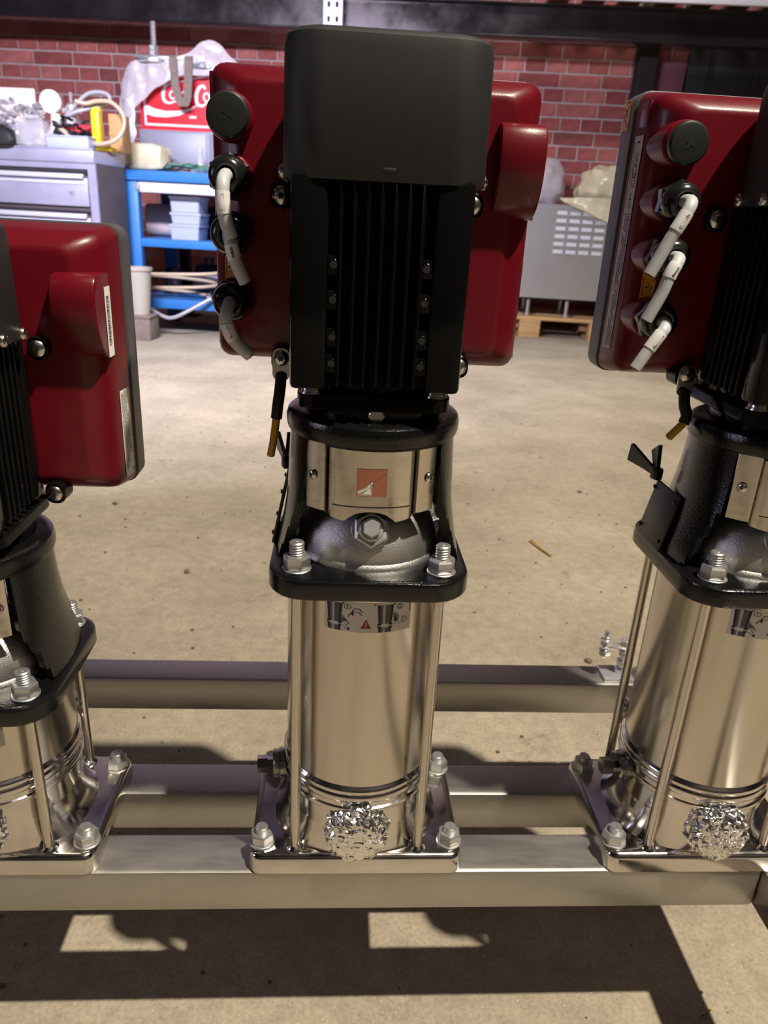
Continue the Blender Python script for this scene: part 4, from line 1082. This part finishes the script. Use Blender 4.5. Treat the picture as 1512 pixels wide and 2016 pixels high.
# right: cased machine on a pallet, parcels in film on it
pl = bgthing('pallet', 'wooden pallet under the steel machine', 'pallet', .62, 5.00, 0)
for y in (0, .22, .44, .66): part('deck_board', 'pdb', lambda mb: mb.box(-.06, 1.14, 0, .12, .122, .146, .003), M['wood'], pl, (0, y, 0))
for x in (.12, .62, 1.06):
    for y in (.0, .36, .68): part('block', 'pbl', lambda mb: mb.box(-.075, .075, 0, .10, .018, .100, .003), M['wood'], pl, (x, y, 0))
    part('bottom_board', 'pbb', lambda mb: mb.box(-.075, .075, 0, .78, 0, .018, .002), M['wood'], pl, (x, 0, 0))
    part('stringer', 'pst', lambda mb: mb.box(-.075, .075, 0, .78, .100, .122, .002), M['wood'], pl, (x, 0, 0))
mc = bgthing('steel_machine', 'brushed steel cased machine with louvres, on the pallet', 'machine', .30, 5.03, .147)
part('casing', None, lambda mb: mb.loft([[(x, y, z) for x, z in ((0, .13), (1.42, .13), (1.42, .755), (0, .755))] for y in (0, .42)]), M['steelcase'], mc)
for x in (.42, .70, 1.30):
    for y in (.06, .36): part('leg', 'mleg', lambda mb: (mb.cyl((0, 0, .01), (0, 0, .135), .016, None, 14), mb.cyl((0, 0, 0), (0, 0, .012), .03, None, 18)), M['zinc'], mc, (x, y, 0))
def f_louvre(mb):
    mb.loft([[(-.036, 0, .002), (.036, 0, .002), (.036, 0, .026), (-.036, 0, .026)], [(-.034, -.010, .002), (.034, -.006, .002), (.032, -.003, .022), (-.032, -.003, .022)]])
for r_ in range(6):
    for c_ in range(7): part('louvre', 'louv', f_louvre, M['louvre'], mc, (.575+.090*c_, 0, .435+.0505*r_))
part('base_tray', None, lambda mb: mb.box(.02, 1.40, .02, .40, .118, .131, .002), M['column'], mc)
def f_bundle(seed, sx, sy, sz):
    from mathutils import noise
    def f(mb):
        nu, nv = 34, 18; rings = []
        for j in range(nv+1):
            ph = -math.pi/2+math.pi*j/nv; r = []
            for i in range(nu):
                a = 2*math.pi*i/nu; p = Vector((math.cos(ph)**.7*math.cos(a) if math.cos(ph) > 1e-6 else 0, math.cos(ph)**.7*math.sin(a) if math.cos(ph) > 1e-6 else 0, math.sin(ph)))
                k = 1+.16*noise.noise(p*2.2+Vector((seed, 0, 0)))+.12*abs(noise.noise(p*5+Vector((0, seed, 0))))
                z = max(-.80, p.z*k)
                r.append((p.x*k*sx, p.y*k*sy, (z+.80)*sz))
            rings.append(r)
        mb.loft(rings, True, True)
    return f
bgsolo('film_bundle', 'milky film bundle on the machine, left of the pair', 'bundle', f_bundle(4, .20, .17, .165), M['film'], .69, 5.25, .903)
bgsolo('film_bundle', 'yellowish film bundle on the machine, right of the pair', 'bundle', f_bundle(9, .20, .17, .145), M['filmyellow'], 1.19, 5.25, .903)
bgsolo('plastic_film', 'creased film hanging over the machine\'s front edge', 'film', sheet([(-.30, .08, .04), (-.12, .03, .05), (.08, .02, .05), (.3, .04, .05)], [(-.22, -.012, -.01), (-.10, -.016, -.05), (.08, -.018, -.12), (.3, -.018, -.14)], 10, 5, .012), M['filmyellow'], 1.15, 5.02, .905)

# grit on the floor
rg = random.Random(5)
def bit(name, label, fn, m_, x, y, rz, cat, group=None):
    o = part(name, None, fn, m_, None, (x, y, 0), (0, 0, rz)); return tag(o, label, cat, group)
bit('straw', 'pale splinter of wood on the floor between the middle and right pumps', lambda mb: (mb.tube([(-.055, 0, .004), (0, .004, .006), (.055, -.003, .003)], .0038, 7, smooth=3), mb.tube([(-.02, .006, .004), (.05, .008, .004)], .0022, 6)), M['straw'], .532, 1.269, 1.85, 'splinter')
bit('straw', 'thin bright chip on the floor beneath the right frame corner', lambda mb: mb.tube([(-.010, 0, .0015), (.010, .001, .0018)], .0012, 6), M['straw'], .402, .013, .3, 'splinter')
for i, (x, y) in enumerate(((-.38, 1.08), (.49, .72), (-.67, 1.51), (.78, 1.73), (.27, 1.95))):
    bit('pebble', ('grit pebble on the floor left of the middle pump', 'dark pebble behind the frame, near the right pump', 'pebble on the open floor, left', 'pebble on the open floor, right', 'pebble on the open floor far behind the middle pump')[i],
        lambda mb: mb.loft([rrect(0, 0, z, .008*k, .006*k, .004, 2) for z, k in ((0, .7), (.002, 1), (.005, .9), (.007, .4))]), M['stone'], x, y, rg.uniform(0, 3), 'stone')
# the film, fine grit: too many grains to count
gr = MB()
for k in range(900):
    x, y = rg.uniform(-1.2, .9), rg.uniform(-.45, 2.6); q = .0006+rg.random()**4*.0026
    gr.box(x-q, x+q, y-q*.8, y+q*.8, 0, q*1.1)
tag(link('floor_grit', gr.mesh('floor_grit', M['stone'], 0)), 'fine grit scattered over the concrete floor', 'grit', None, 'stuff')
